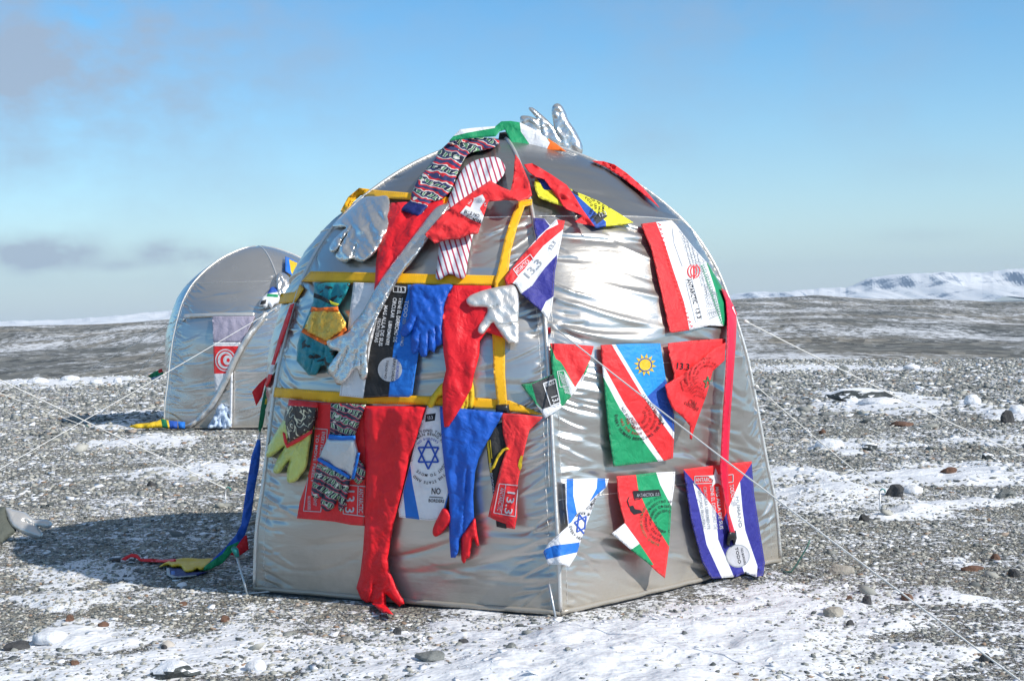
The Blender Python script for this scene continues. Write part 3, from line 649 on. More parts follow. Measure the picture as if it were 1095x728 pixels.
def tent_bvh(C, rot):
    V = []; Fc = []; zs = list(np.linspace(-0.3, 1.9, 70)) + list(np.linspace(1.92, ZT - 0.001, 24)); nu = 20
    for z in zs:
        for f in range(5): V += [Vector(p) for p in tent_xyz(C, rot, f, np.arange(nu) / nu, z)]
    n = nu * 5
    for j in range(len(zs) - 1):
        for i in range(n): k = (i + 1) % n; Fc.append((j * n + i, j * n + k, (j + 1) * n + k, (j + 1) * n + i))
    return Shell(BVHTree.FromPolygons(V, Fc))
def build_tent(C, rot, seed, wr_face, label, hi=1.0, roof=None, skin=None, vis=(0, 1, 4)):
    root = empty('dome_tent', (C[0], C[1], 0)); tag(root, label, 'tent', 'silver dome tents')
    for f in range(5):
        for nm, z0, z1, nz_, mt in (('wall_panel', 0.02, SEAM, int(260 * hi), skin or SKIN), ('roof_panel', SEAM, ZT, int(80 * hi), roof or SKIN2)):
            q_ = 1.0 if f in vis else 0.4; nz_ = int(nz_ * q_); nu = int(190 * hi * q_); V = []; uv = []
            for j in range(nz_ + 1):
                s = j / nz_; z = z0 + (z1 - z0) * (s if nm == 'wall_panel' else 1 - (1 - s) ** 1.7)
                V += [tuple(p) for p in tent_xyz(C, rot, f, np.arange(nu + 1) / nu, z, wr_face[f], seed)]
                uv += [((i / nu - 0.5) * 1.17 * R0 * prof(z) + f * 3.3 + seed, z) for i in range(nu + 1)]
            Fc = [(j * (nu + 1) + i, j * (nu + 1) + i + 1, (j + 1) * (nu + 1) + i + 1, (j + 1) * (nu + 1) + i) for j in range(nz_) for i in range(nu)]
            link_mesh(nm, V, Fc, mt, None, root, True, uv)
        # pole sleeve along the rib
        pth = [tent_point(C, rot, f, 0, z) for z in np.concatenate([np.linspace(0.03, 1.6, 40), np.linspace(1.62, ZT - 0.004, 30)])]
        pth = [p + Vector((p.x - C[0], p.y - C[1], 0)) * 0.0015 for p in pth]
        tube('pole_sleeve', pth, 0.009, SILVERSAT, root)
        # hem tube at the foot of the wall, and stitched seam under the roof
        tube('hem', [tent_point(C, rot, f, u, 0.022, wr_face[f], seed) for u in np.linspace(0, 1, 40)], 0.012, SKIN, root)
        tube('seam', [tent_point(C, rot, f, u, SEAM, wr_face[f] * 0.8, seed) for u in np.linspace(0.01, 0.99, 60)], 0.0032, SILVERSAT, root, 6)
    for f in (1, 2, 3):
        for zz_ in (0.49, 1.05): tube('seam', [tent_point(C, rot, f, u, zz_, wr_face[f], seed) for u in np.linspace(0.01, 0.99, 80)], 0.0022, SILVERSAT, root, 6)
    for f in (0, 1):
        for uu_ in (0.022, 0.978): tube('stitching', [tent_point(C, rot, f, uu_, z, wr_face[f], seed) for z in np.linspace(0.04, 1.7, 110)], 0.0014, SILVERSAT, root, 5)
    V = [tuple(tent_point(C, rot, f, 0, 0.0) * 1.0) for f in range(5)]
    ctr = Vector((C[0], C[1], 0)); lo = [ctr + (Vector(p) - ctr) * 1.0 for p in V]; 
    vv = [tuple(p + Vector((0, 0, -0.02))) for p in lo] + [tuple(ctr + (p - ctr) * 0.985 + Vector((0, 0, 0.02))) for p in lo]
    link_mesh('groundsheet', vv, [(4, 3, 2, 1, 0), (5, 6, 7, 8, 9)] + [(i, (i + 1) % 5, 5 + (i + 1) % 5, 5 + i) for i in range(5)], CHAR, None, root, False)
    return root
C1 = (-0.03, 7.43); ROT1 = -81.3 - 72          # rib 0 = left corner, rib 1 = front corner, rib 2 = right corner
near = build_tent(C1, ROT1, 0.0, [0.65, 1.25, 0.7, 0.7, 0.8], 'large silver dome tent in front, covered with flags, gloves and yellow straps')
T1 = tent_bvh(C1, ROT1)
C2 = (-3.12, 18.0); va = math.degrees(math.atan2(-C2[1], -C2[0]))
ROT2 = va - 58
SKINF = tent_skin('bright_silver_tent_nylon', (0.60, 0.58, 0.55), 0.25)
far_t = build_tent(C2, ROT2, 40.0, [0.7, 0.7, 0.7, 0.5, 0.35], 'smaller silver dome tent standing farther back on the left', 0.7, SKINF, SKINF)
T2 = tent_bvh(C2, ROT2)

# straps sewn on the near tent
def strap(pts, d=0.007, **k): return cloth('strap', pts, YSTRAP, T1, d0=d, rip=0.002, wl=40, ang=0, thick=0.002, parent=near, **k)
strap([(332, 290), (401, 291.5), (430, 292.5), (500, 294), (545, 295), (545, 306), (500, 305), (430, 303.5), (401, 303), (343, 301.5), (322, 301)])
strap([(293, 414), (364, 419), (441, 423), (507, 425), (545, 428), (581, 443), (574, 443), (528, 437.5), (476, 433.5), (441, 432.5), (364, 431), (291, 424)])
strap([(384, 201), (400, 203), (440, 206.5), (478, 211), (502, 214), (502, 222), (478, 219), (440, 214), (400, 211), (386, 209), (378, 216), (368, 230), (364, 226), (372, 211)], 0.012)
strap([(555, 214), (569, 213), (569, 219), (561, 221), (553, 243), (546, 270), (543, 297), (541, 330), (540, 362), (540, 400), (542.5, 433), (532, 434), (528, 400), (526, 346), (529, 300), (532, 290), (540, 254), (547, 232)], 0.018, seed=4)
strap([(300, 314), (315, 312), (321, 304), (325, 309), (316, 323), (298, 325)], 0.009)
bk = cloth('buckle', [(530, 433), (544, 432), (545, 440), (543, 449), (541, 449), (540, 441), (533, 441), (533, 448), (530, 447)], PLASTIC, T1, d0=0.02, puff=0.01, hw=3, rip=0, parent=near)
cloth('zip_tape', [(586, 350), (589, 350), (589, 356), (587, 356)], RED, T1, d0=0.01, rip=0, parent=near)
cloth('seam_tape', [(583.6, 372), (584.6, 372), (585.6, 440), (587.6, 520), (586.8, 520), (584.6, 440)], SILVERSAT, T1, d0=0.003, rip=0.001, crum=0, parent=near)

# ================================================================== FLAGS AND CLOTHES ON THE NEAR TENT
FG = 'flags hung on the near tent'; GG = 'gloves and socks hung on the near tent'
# --- lit right-hand face
iran = [(685, 239.6), (701.6, 237.5), (718, 235.5), (723, 240.6), (742, 265), (757, 282), (773, 309), (779, 323), (778, 349), (758, 348), (737, 353), (716, 356), (707, 313), (696.5, 267)]
mk = [T('ANTARCTIC', 734.5, 299, 4.6, 74, INK, fit=27), T('13.3', 743.5, 329, 4.6, 78, INK, fit=12), box_line([(739.6, 297), (733, 299), (744, 344), (751, 341)], 0.5, INKG), L([(719, 244), (721, 260), (730, 285)], 0.5, INKG)]
for i in range(9):
    a = i / 8; mk.append(L([(728 + a * 20 + q * 0.25 + 0.6 * math.sin(q * 2.3 + i), 247 + a * 28 + q) for q in np.arange(0, 32 + a * 16, 1.3)], 0.45, INKG) if i % 2 else T('لكل إنسان الحق في التنقل', 727 + a * 24, 246 + a * 30, 2.6, 72, INKG, fit=42))
for i in range(6): mk.append(T('لكل إنسان الحق', 752 + i * 2.6, 302 + i * 2, 2.2, 80, INKG, fit=40 - i * 3))
for i in range(24):
    f_ = i / 24
    mk.append(L([(703.5 + 36 * f_ - 3 * math.sin(3.14 * f_), 239 + 113 * f_), (707 + 36 * f_ - 3 * math.sin(3.14 * f_), 240.5 + 113 * f_), (704.5 + 36 * f_ - 3 * math.sin(3.14 * f_), 241.5 + 113 * f_)], 0.6, RED2))
    mk.append(L([(753 + 22 * f_, 283 + 63 * f_), (749.5 + 22 * f_, 284.5 + 63 * f_), (752 + 22 * f_, 286 + 63 * f_)], 0.6, GREEN))
for sx_ in (-1, 1):
    for k_, (w_, h_) in enumerate(((3.2, 5.5), (6.4, 7.0))):
        pts = [(742 + sx_ * (w_ * math.sin(a) ** 0.8), 290 - h_ * math.cos(a)) for a in np.linspace(0.25, 2.9, 9)]; mk.append(L(pts, 1.2, RED2))
mk.append(L([(742, 283), (742.5, 298)], 1.5, RED2))
cloth('flag', iran, WHITE, T1, [([(684, 239), (701.6, 237.5), (711, 261), (721, 292), (731.5, 323), (737.5, 353.5), (716, 357), (706, 313), (695, 267)], RED2),
      ([(755, 279), (764.5, 308.6), (773.5, 349), (780, 349.5), (781, 322), (774, 308)], GREEN)], mk, d0=0.012, d1=0.016, rip=0.003, wl=26, ang=75, crum=0.003, cw=22,
      label='red, white and green banner with red emblem and ANTARCTIC 13.3, high on the right', cat='flag', group=FG)

nam = [(642, 369), (673, 367.5), (706, 367), (712, 405), (720.6, 442), (721, 463), (719.6, 489.7), (710, 492.5), (656, 498.5), (649.6, 452.6), (644.4, 397)]
mk = [up(disc(690, 390, 7.2, MIDB, 20), 5), up(disc(690, 390, 6.2, YEL, 20), 7)]
for i in range(12):
    a = R(30 * i + 8); mk.insert(0, poly_mark([(690 + 12.2 * math.cos(a), 390 + 12.2 * math.sin(a)), (690 + 7.6 * math.cos(a + .24), 390 + 7.6 * math.sin(a + .24)), (690 + 7.6 * math.cos(a - .24), 390 + 7.6 * math.sin(a - .24))], YEL))
for r_, s_ in ((9, 'FREELY BEYOND'), (14.5, 'THE TERRITORY OF STATE'), (20, 'HAS THE RIGHT TO MOVE FREELY'), (25.5, 'EVERY HUMAN BEING HAS THE RIGHT')):
    mk.append(arc_text(s_, 683, 445, r_, 172, 3.0, INKDR, sgn=-1) if r_ < 24 else arc_text(s_, 683, 445, r_, 185, 3.2, INK, sgn=-1))
mk.append(T('13.3 ANTARCTICA', 686, 422, 3.0, 55, INK, fit=40)); mk.append(T('NO BORDERS', 664, 436, 3.0, 58, INK, fit=26))
cloth('flag', nam, GREEN, T1, [([(652, 364), (673, 360), (706, 360), (712, 405), (723, 442), (722, 463), (692, 424), (657, 369)], SKYB), ([(692, 424), (712, 405.5), (724, 442), (723, 463), (719, 461)], MIDB),
      ([(640, 366), (652.6, 366), (687.6, 424), (722, 471), (724, 492), (711, 494), (668, 434), (643.5, 389), (640, 380)], RED2),
      ([(652.6, 366), (657, 366), (692, 424), (724, 466), (724, 474), (687.6, 424)], WHITE), ([(641, 386), (645.5, 391), (668, 432), (712, 496), (706, 496), (663, 437), (641, 395)], WHITE)], mk,
      d0=0.014, d1=0.02, rip=0.005, wl=24, ang=85, seed=2, label='blue, red and green flag with a yellow sun, mid height on the bright face', cat='flag', group=FG)

mor0 = [(714, 367), (742, 364), (776, 362), (776, 374), (760, 395), (735, 412), (720, 412), (720.6, 400), (716, 382)]
mor = [(714, 367), (742, 364), (776, 362), (776, 372), (775, 385), (762, 397), (755.6, 422), (748, 443), (741, 463), (740, 470), (737.5, 469), (737.5, 455), (730, 446), (718.5, 436), (713.5, 424), (711, 411.5), (720.6, 400), (716, 382)]
mk = [T('NO', 746, 430, 6, 205, INKDR, fit=9), T('BORDERS', 748, 436, 3.6, 205, INKDR, fit=17), L([(731, 418), (728, 408), (733, 404), (736, 412)], 0.8, INKDR), T('13.3', 728, 389, 5, 8, INKDR, fit=13)]
for r_ in (10, 14, 18, 22): mk.append(arc_text('TOUT ETRE HUMAIN A LE DROIT', 757, 402, r_, 100, 2.4, INKDR))
st = [(757 + 5 * math.cos(R(a)), 409 + 7 * math.sin(R(a))) for a in (-90, 54, 198, -18, 126, -90)]; mk.append(L(st, 0.9, DGREEN))
mo = cloth('flag', mor0, RED2, T1, (), [T('13.3', 722, 394, 7, 6, INK, fit=15)], d0=0.010, d1=0.014, rip=0.006, wl=18, ang=60, seed=5,
      label='folded red flag with a small green star, beside the long red strap', cat='flag', group=FG)
mor = [(776, 366), (775, 385), (762, 397), (755.6, 422), (748, 443), (741, 463), (740, 470), (737.5, 469), (737.5, 455), (730, 446), (718.5, 436), (713.5, 424), (711, 411.5), (730, 400), (750, 384), (764, 372)]
cloth('fold', mor, RED2, T1, (), [m_ for m_ in mk], d0=0.03, d1=0.055, rip=0.012, wl=16, ang=60, crum=0.01, cw=14, seed=5, parent=mo)

isr = [(604, 512), (630, 511), (651, 511.5), (648.6, 520), (638, 532.5), (633, 545), (627, 561), (620, 581), (616.4, 593), (607.5, 607.5), (604, 603.5), (586, 603), (581, 590), (586, 581), (607.5, 562), (605, 540)]
c_ = (622, 560); rr_ = 11
mk = [L([(c_[0] + rr_ * 0.7 * math.cos(R(a + 10)), c_[1] + rr_ * math.sin(R(a + 10))) for a in (0, 120, 240, 0)], 1.5, INKB), L([(c_[0] + rr_ * 0.7 * math.cos(R(a + 10)), c_[1] + rr_ * math.sin(R(a + 10))) for a in (60, 180, 300, 60)], 1.5, INKB),
      arc_text('EVERY HUMAN BEING HAS THE RIGHT', 624, 562, 15, 180, 3.0, INK, sgn=-1), T('TO MOVE', 629, 546, 3.4, -52, INK, fit=16), T('NO BORDERS', 633, 545, 2.6, -60, INK, fit=20)]
cloth('flag', isr, WHITE, T1, [([(606, 509), (613, 509), (613, 530), (617, 549), (611, 558), (608, 560), (606, 540)], ROYAL), ([(639, 509), (647, 509), (647, 512), (648, 521), (638, 529), (630, 537), (638, 522)], ROYAL),
      ([(578, 589), (592, 583), (620, 579.5), (618, 590), (600, 594), (583, 598)], ROYAL)], mk, d0=0.014, d1=0.05, rip=0.008, wl=16, ang=70, seed=6,
      label='twisted white flag with blue stripes and star, low beside the front ridge', cat='flag', group=FG)

bul = [(659, 509), (679, 507.5), (700, 505), (722, 504), (721, 520), (718, 541), (717, 560), (715.5, 584), (711, 618), (702, 611), (693, 602), (675, 588), (654, 570), (668, 559), (664, 545), (661, 531)]
mk = [T('ANTARCTICA 13.3', 681, 531, 3.4, -3, INKG, fit=24), box_line([(677, 525), (684, 524.5), (685, 533), (679, 534)], 0.8, INK),
      poly_mark([(673, 541), (677, 540), (679, 544), (685, 545), (687, 548), (682, 549), (678, 550), (674, 546)], INK), L([(673, 542), (671, 535), (673, 531)], 1.0, INK)]
for k_, r_ in enumerate((10, 15, 20, 25)): mk.append(arc_text('ВСЯКО ЧОВЕШКО СЪЩЕСТВО ИМА', 712, 557, r_, 105, 2.6, DGREEN if k_ > 2 else INK))
cloth('flag', bul, RED2, T1, [([(679, 500), (700, 500), (706, 518), (720, 541), (719, 584), (715.5, 584), (695, 552), (682.5, 523.6)], GREEN), ([(700, 500), (726, 500), (722, 541), (718, 541), (706, 518)], WHITE),
      ([(677, 525), (705, 523), (707, 530), (679, 533)], INK), ([(668, 559), (650, 570), (674, 589), (684, 581)], WHITE), ([(684, 581), (674, 588), (694, 604), (699, 603.5)], GREEN)], mk, d0=0.014, d1=0.075, rip=0.008, wl=18, ang=65, seed=8,
      label='red, green and white folded pennant in the lowest row, between striped flags', cat='flag', group=FG)

cub = [(730.6, 501.5), (767, 497), (803.7, 493), (806.5, 528.5), (814, 576.5), (818, 601.5), (816, 615), (808, 616.5), (797, 612.5), (787, 616.5), (761, 618.5), (751, 601.5), (739, 557)]
st = []
for i in range(5):
    a = R(-95 + 72 * i); b2 = R(-95 + 72 * i + 36); st += [(766 + 9.5 * math.cos(a), 511 + 11 * math.sin(a)), (766 + 3.8 * math.cos(b2), 511 + 4.4 * math.sin(b2))]
mk = [(st + [(766, 511)], [(i, (i + 1) % 10, 10) for i in range(10)], INKW), box_line([(743, 509), (771, 508), (771, 516), (743, 517)], 0.8, INKP), T('ANTARCTICA', 744, 515, 4.5, -2, INKP, fit=25), box_line([(776, 508), (784, 507), (784, 515), (776, 516)], 0.8, INKP),
      T('TODO SER', 780, 518, 4.4, 82, INKP, fit=24), T('HUMANO', 787, 530, 3.6, 84, INKG, fit=34), T('TIENE EL DERECHO DE', 759, 518, 3.8, 84, INKP, fit=48), T('MAS ALLA DE SUS', 765, 520, 3.8, 84, INKP, fit=46), T('CIRCULAR LIBREMENTE', 752, 520, 3.4, 84, INKG, fit=46), T('TERRITORIO FRONTERAS', 746, 522, 3.4, 82, INKG, fit=44),
      up(disc(789, 594, 13, INKG, 24, 12.5), 0), up(disc(789, 594, 11.8, INKP, 24, 11.3), 2), T('TODO', 786, 585, 3.2, 78, INK, fit=18), T('NO BORDERS', 792, 586, 2.4, 78, INK, fit=18)]
cloth('flag', cub, NAVY, T1, [([(741, 516), (765, 544), (768, 576.5), (786, 619), (773, 620), (755.6, 582), (748, 545)], WHITE), ([(791, 512), (794, 545), (797, 567), (810, 605), (809, 619), (797, 616), (785, 576.5), (778.6, 546), (776, 540)], WHITE),
      ([(728, 499), (805, 490), (804.5, 494), (791, 515), (773, 557), (746, 519), (731, 502)], RED2)], mk, d0=0.014, d1=0.03, rip=0.007, wl=22, ang=80, seed=10,
      label='navy and white striped flag with red triangle and white star, low at right', cat='flag', group=FG)

# long red strap with its buckle
rs = cloth('strap', [(771, 308), (776, 311), (781, 319), (788, 335), (787.5, 350), (787, 364), (784, 405), (781, 447), (778.7, 500), (779.6, 547.7), (786, 569), (780.6, 571), (776, 544), (770.5, 515), (769.7, 500), (772.5, 447), (775.5, 401), (777, 364), (777.5, 340), (776, 322)], fabric('crimson_webbing', (0.75, 0.008, 0.05), 0.5, crease=0.15), T1, d0=0.035, d1=0.05, rip=0.006, wl=30, ang=85, thick=0.003,
      label='long narrow crimson strap hanging down the right edge of the tent to a black buckle', cat='strap')
cloth('buckle', [(779, 568), (787, 567), (788, 575), (786, 582), (784, 581), (784, 577), (781, 577), (780, 584), (777, 582), (778, 574)], PLASTIC, T1, d0=0.05, puff=0.012, hw=3, rip=0, parent=rs)

# small pennant folded over the front ridge
pen = [(588, 367), (611, 368), (635, 370), (628, 395), (623, 408), (612, 422), (602, 434), (600, 436), (583, 447), (573, 432), (564, 420), (557, 411), (568, 410), (591, 400), (589, 385)]
mk = [box_line([(581, 410), (594, 405), (599, 430), (589, 434)], 1.1, INKW), T('13.3', 589, 423, 7, 72, INKW, fit=13), T('ANTARCTICA', 583, 414, 4.6, -20, INKW, fit=11), box_line([(596, 397), (603, 396), (607, 412), (599, 414)], 0.6, INKW)]
for i in range(5): mk.append(T('NO BORDERS TODO SER', 597 + i * 2.2, 398 + i * 1.4, 1.9, 72, INKW, fit=24 - i))
cloth('flag', pen, GREEN, T1, [([(588, 360), (640, 366), (624, 399.6), (615, 414), (603, 392), (599.4, 386.6), (594.5, 383.5), (588, 367)], RED2), ([(604, 397), (615, 414), (624, 399.6), (628, 404), (612, 424), (610.5, 423), (607, 410)], WHITE),
      ([(568.5, 410.5), (592, 400), (599.4, 433), (579.7, 437.5), (574, 430)], CHAR), ([(573, 431.7), (579.7, 437.5), (599.4, 431), (602, 437), (583, 450)], WHITE)], mk, d0=0.02, d1=0.03, rip=0.008, wl=14, ang=60, seed=12,
      label='small red, green and black pennant with white 13.3 beside the front ridge', cat='flag', group=FG)

fr = [(570, 233), (582, 234), (588.5, 241), (594, 235), (604, 236), (601.7, 248), (600, 258), (597.5, 269.5), (593.4, 291), (592, 315.7), (590, 330), (586, 343), (578, 332), (557, 314), (551.4, 304), (548, 303), (541, 305), (539, 297.5), (551, 282), (563, 268), (573.7, 255.5), (571, 244)]
mk = [box_line([(549, 288), (567, 272), (571, 278), (554, 295)], 0.8, INKW), T('ANTARCTICA', 552.5, 293.5, 4.6, -43, INKW, fit=20), T('13.3', 564, 300, 8.5, -48, INKG, fit=25), L([(568, 306), (584, 283)], 1.0, INKW), T('13.3', 590, 268, 4.5, -60, INKG, fit=10)]
cloth('flag', fr, WHITE, T1, [([(568, 230), (582, 234), (588, 242), (576, 253), (573, 258), (570, 244)], NAVY), ([(594, 230), (608, 232), (602.5, 245), (581, 263), (548, 303), (536, 308), (536, 296), (563, 268), (584, 246.5), (597, 240)], RED2),
      ([(596, 272), (595, 291), (594, 315.7), (584, 322), (578, 334), (556, 315), (568, 306), (583, 286)], NAVY)], mk, d0=0.02, d1=0.05, rip=0.01, wl=16, ang=65, seed=14,
      label='twisted blue, white and red flag hanging across the front ridge below the yellow strap top', cat='flag', group=FG)

# roof edge: yellow, blue and red flag with its rolled red part
mk = [T('13.3', 641, 233, 4.5, -25, INKP, fit=9)]
for r_ in (8, 12, 16, 20): mk.append(arc_text('TODO SER HUMANO', 622, 222, r_ + 2, -72, 2.6, INK))
cloth('flag', [(609, 201), (615, 205), (623, 208), (640, 215), (660, 227), (677.5, 238), (664, 240.5), (649.6, 242), (637, 244), (628, 236), (618, 222)], LEMON, T1, [([(604, 198), (616, 208), (639, 229), (648, 237), (648, 246), (634, 246), (620, 225)], MIDB),
      ([(633, 231), (644, 227), (650, 231), (638, 240)], CHAR), ([(611, 200), (617, 203), (619, 210), (613, 207)], BLACK)], mk, d0=0.014, rip=0.007, wl=14, ang=40, seed=15,
      label='yellow and blue flag with black lettering lying along the roof seam, right of the ridge', cat='flag', group=FG)
cloth('ribbon', [(560, 176), (569, 174.7), (575, 178), (590, 187), (606, 198), (615, 211), (623, 224), (636, 242), (625, 240), (614, 237.5), (623, 231), (614, 227), (604.5, 223.6), (597, 213), (590.6, 204), (582, 192), (572, 189), (565, 184)], RED2, T1, d0=0.02, d1=0.03, rip=0.02, wl=8, ang=38, crum=0.010, cw=10, grid=2, seed=16,
      label='twisted red ribbon running down the roof beside the yellow and blue flag', cat='ribbon')
cloth('flag', [(571, 198), (572, 191), (580, 191), (589, 195), (591, 204), (597, 212), (603, 221), (590, 217), (576.6, 212), (573, 205)], LEMON, T1, [([(569, 186), (592, 193), (591, 203), (582, 203), (577, 195)], MIDB)], (), d0=0.018, rip=0.008, wl=10, ang=40, seed=17,
      label='small crumpled yellow and blue flag half under the red ribbon near the roof top', cat='flag', group=FG)
cloth('ribbon', [(632.5, 172), (645, 172.5), (657, 176), (670, 185), (684, 197), (695, 209), (706, 223), (699, 217), (682, 203), (662, 188), (648, 179)], RED2, T1, d0=0.02, rip=0.006, wl=16, ang=38, seed=18,
      label='flat red ribbon edging the right skyline of the roof', cat='ribbon')

# --- summit
TOPP = Plane((-0.03, 7.25, 2.1), (0.05, -1, 0.12))
cloth('glove', [(556, 126), (564.6, 124), (571, 126), (574, 127), (569, 121), (565, 116), (569, 115), (576, 120), (586, 129), (592, 135), (590, 122), (591, 113.6), (596, 110.6), (601, 113.6), (605, 121), (608, 129), (616, 141), (623, 157), (621, 166.5), (612, 170), (598, 165), (575, 160), (562, 145)], SILVER, Plane((-0.03, 7.5, 2.1), (0.1, -1, 0.05)), smooth=True, d0=0.02, puff=0.03, hw=7, rip=0.012, wl=9, ang=50, grid=1.8, crum=0.010, cw=8,
      creases=[[(577, 129), (580, 150)], [(592, 136), (600, 150)]], label='silver foil glove with raised thumb and fingers standing up on top of the tent', cat='glove', group=GG)
cloth('flag', [(480, 151), (486, 144.5), (492, 138.5), (510, 136.5), (530, 135), (536, 130), (546, 129.5), (556, 131), (570, 138), (584, 147), (595, 154), (606, 162.5), (584, 160.5), (563, 158.5), (549.5, 157.5), (544, 148), (540, 139), (534, 141), (530, 146), (510, 147.5)], GREEN, Plane((-0.03, 7.2, 2.1), (0.0, -1, 0.5)),
      [([(555.5, 128), (584, 147), (588, 153), (583, 163), (562, 160), (566, 154), (557, 141)], WHITE), ([(584, 145), (610, 163), (583, 163), (588, 153)], ORANGE), ([(484, 146), (490, 134), (532, 131), (529, 137), (500, 142)], WHITE)], (),
      d0=0.02, rip=0.02, wl=12, ang=30, seed=19, label='green, white and orange flag draped over the very top of the tent', cat='flag', group=FG)
cloth('cord_loop', [(534, 142), (541, 141), (546, 150), (543, 153), (533, 149)], BLACK, Plane((-0.03, 7.25, 2.1), (0.0, -1, 0.5)), d0=0.01, rip=0.01, wl=6, label='black cord knot at the apex under the green flag', cat='cord')

# --- shaded front-left face
cloth('sleeve', [(418, 217), (445, 215), (475, 214), (470, 228), (458, 246), (445, 265), (425, 290), (412, 305), (399, 320), (401, 300), (402, 280), (406, 255), (412, 235)], RED, T1, d0=0.014, d1=0.02, puff=0.01, hw=8, rip=0.014, wl=14, ang=110, seed=20, crum=0.01, cw=16,
      label='flat red sleeve on the upper left face, tapering behind the silver arm', cat='sleeve', group='empty sleeves and trouser legs on the near tent')
cloth('glove', [(389, 211), (403, 210), (415.5, 211), (417, 232), (415, 246), (403, 268), (392, 278), (385, 280), (376, 277), (369, 281), (359, 275), (364, 262), (371, 250), (366, 257), (360, 268), (354, 270), (352, 265), (357, 256), (366, 247), (370, 243), (355, 242), (365, 232), (378, 220)], SILVER, T1, smooth=True, d0=0.012, puff=0.02, hw=7, rip=0.012, wl=9, ang=60, grid=1.7, crum=0.010, cw=15,
      creases=[[(376, 276), (381, 262)], [(371, 250), (376, 243)]], seed=21, label='wide crinkled silver mitten at the upper left, below the highest yellow strap', cat='glove', group=GG)
slv = [(466, 222), (476, 218), (481, 221), (462, 250), (442, 278), (432, 290), (427, 297), (414, 320), (401, 346), (394, 372), (393.5, 399), (390, 406), (385, 405), (382, 395), (378, 397), (372, 405), (366, 411), (360, 411), (357, 405), (352, 400), (350, 394), (356, 384), (362, 376), (356, 375), (350, 370), (349, 364), (357, 361), (372, 354), (377, 346), (388, 332), (405, 302), (420, 281), (440, 255), (455, 235)]
o = cloth('sleeve', slv, SILVER, T1, smooth=True, d0=0.035, puff=0.022, hw=6, rip=0.008, wl=10, ang=120, grid=1.7, crum=0.008, cw=12, creases=[[(377, 397), (381, 376)], [(366, 388), (372, 372)], [(386, 402), (386, 380)], [(359, 400), (366, 380)], [(427, 296), (406, 330), (388, 358)]], seed=22,
      label='long shiny silver sleeve ending in a silver glove, slanting across the black and blue banner', cat='sleeve', group='empty sleeves and trouser legs on the near tent')
g1 = cloth('glove', [(336, 302), (356, 302), (375, 302), (370, 315), (361, 329), (370, 344), (370, 351), (359, 363), (358, 375), (356, 399), (351, 400), (346, 391), (343, 391), (338, 401), (330, 401), (325, 395), (317, 386), (318, 368), (322.6, 352.5), (330, 335), (335, 322)], TEALP, T1, smooth=False, d0=0.015, puff=0.018, hw=6, rip=0.008, wl=10, ang=80, grid=2.0, crum=0.012, cw=8,
      creases=[[(331, 399), (336, 378)], [(345, 391), (347, 372)]], seed=23, label='teal glove with gold palm and orange edging, under the middle yellow strap', cat='glove', group=GG)
cloth('palm_patch', [(334, 331), (361, 330), (370, 345), (369.5, 351), (348, 366), (324, 353)], GOLD, T1, d0=0.036, puff=0.012, hw=8, rip=0.008, wl=9, seed=24, parent=g1)
for pl in ([(333, 328), (340, 329), (350, 328.5), (361.5, 328), (362, 332.5), (350, 333), (338, 333), (332, 333)], [(324, 351), (336, 359), (348, 365), (360, 359), (370, 350), (371, 353), (360, 363), (348, 369), (336, 363), (322, 355)]):
    cloth('trim', pl, ORANGE, T1, d0=0.045, puff=0.004, hw=2, rip=0.003, grid=2, wl=4, parent=g1)
cloth('trim', [(336, 313), (345, 317), (356, 323), (363, 325), (360, 328), (352, 325), (342, 320), (335, 318)], BLACK, T1, [([(352, 321), (363, 324), (361, 328), (354, 325)], LEMON)], (), d0=0.045, rip=0.003, parent=g1, grid=2)

est = [(378, 302), (410, 303), (436, 304.5), (455, 305.5), (452, 340), (448, 375), (444, 400), (441, 422), (437, 424.5), (415, 424), (388, 425.5), (363, 423), (367, 392), (372, 350)]
mk = [up(disc(417, 395, 13, INKP, 28), 1), T('TODO', 433, 321, 4.2, 96, INKW, fit=18), T('SER HUMANO', 431, 340, 3.6, 96, INKG, fit=30), T('TIENE EL DERECHO DE', 427, 318, 4.0, 98, INKW, fit=48), T('CIRCULAR', 420.5, 318, 4.0, 98, INKW, fit=22), T('LIBREMENTE', 416, 343, 3.6, 98, INKW, fit=26), T('MAS ALLA DE SUS', 411, 326, 4.0, 98, INKW, fit=44), T('FRONTERAS', 404, 340, 3.8, 98, INKW, fit=26), T('TERRITORIO', 421, 380, 3.0, 96, INK, fit=28), T('TODO NO', 413, 385, 2.4, 96, INK, fit=20), T('13.3', 424, 312, 5, 2, INKW, fit=10), T('NO BORDERS', 425, 384, 2.8, 96, INKB, fit=22),
      box_line([(421, 306), (434, 307), (433.5, 313), (420.5, 312)], 0.7, INKW)]
cloth('flag', est, ROYAL, T1, [([(370, 298), (413, 298), (406, 330), (396, 372), (388, 430), (355, 426), (368, 370)], WHITE), ([(411, 298), (436, 300), (436, 312), (428, 342), (421, 370), (415, 428), (388, 428), (396, 372), (406, 330)], BLACK)], mk, d0=0.014, d1=0.022, rip=0.006, wl=22, ang=97, seed=25,
      label='white, black and blue banner with lettering and a grey disc, between two yellow straps', cat='flag', group=FG)
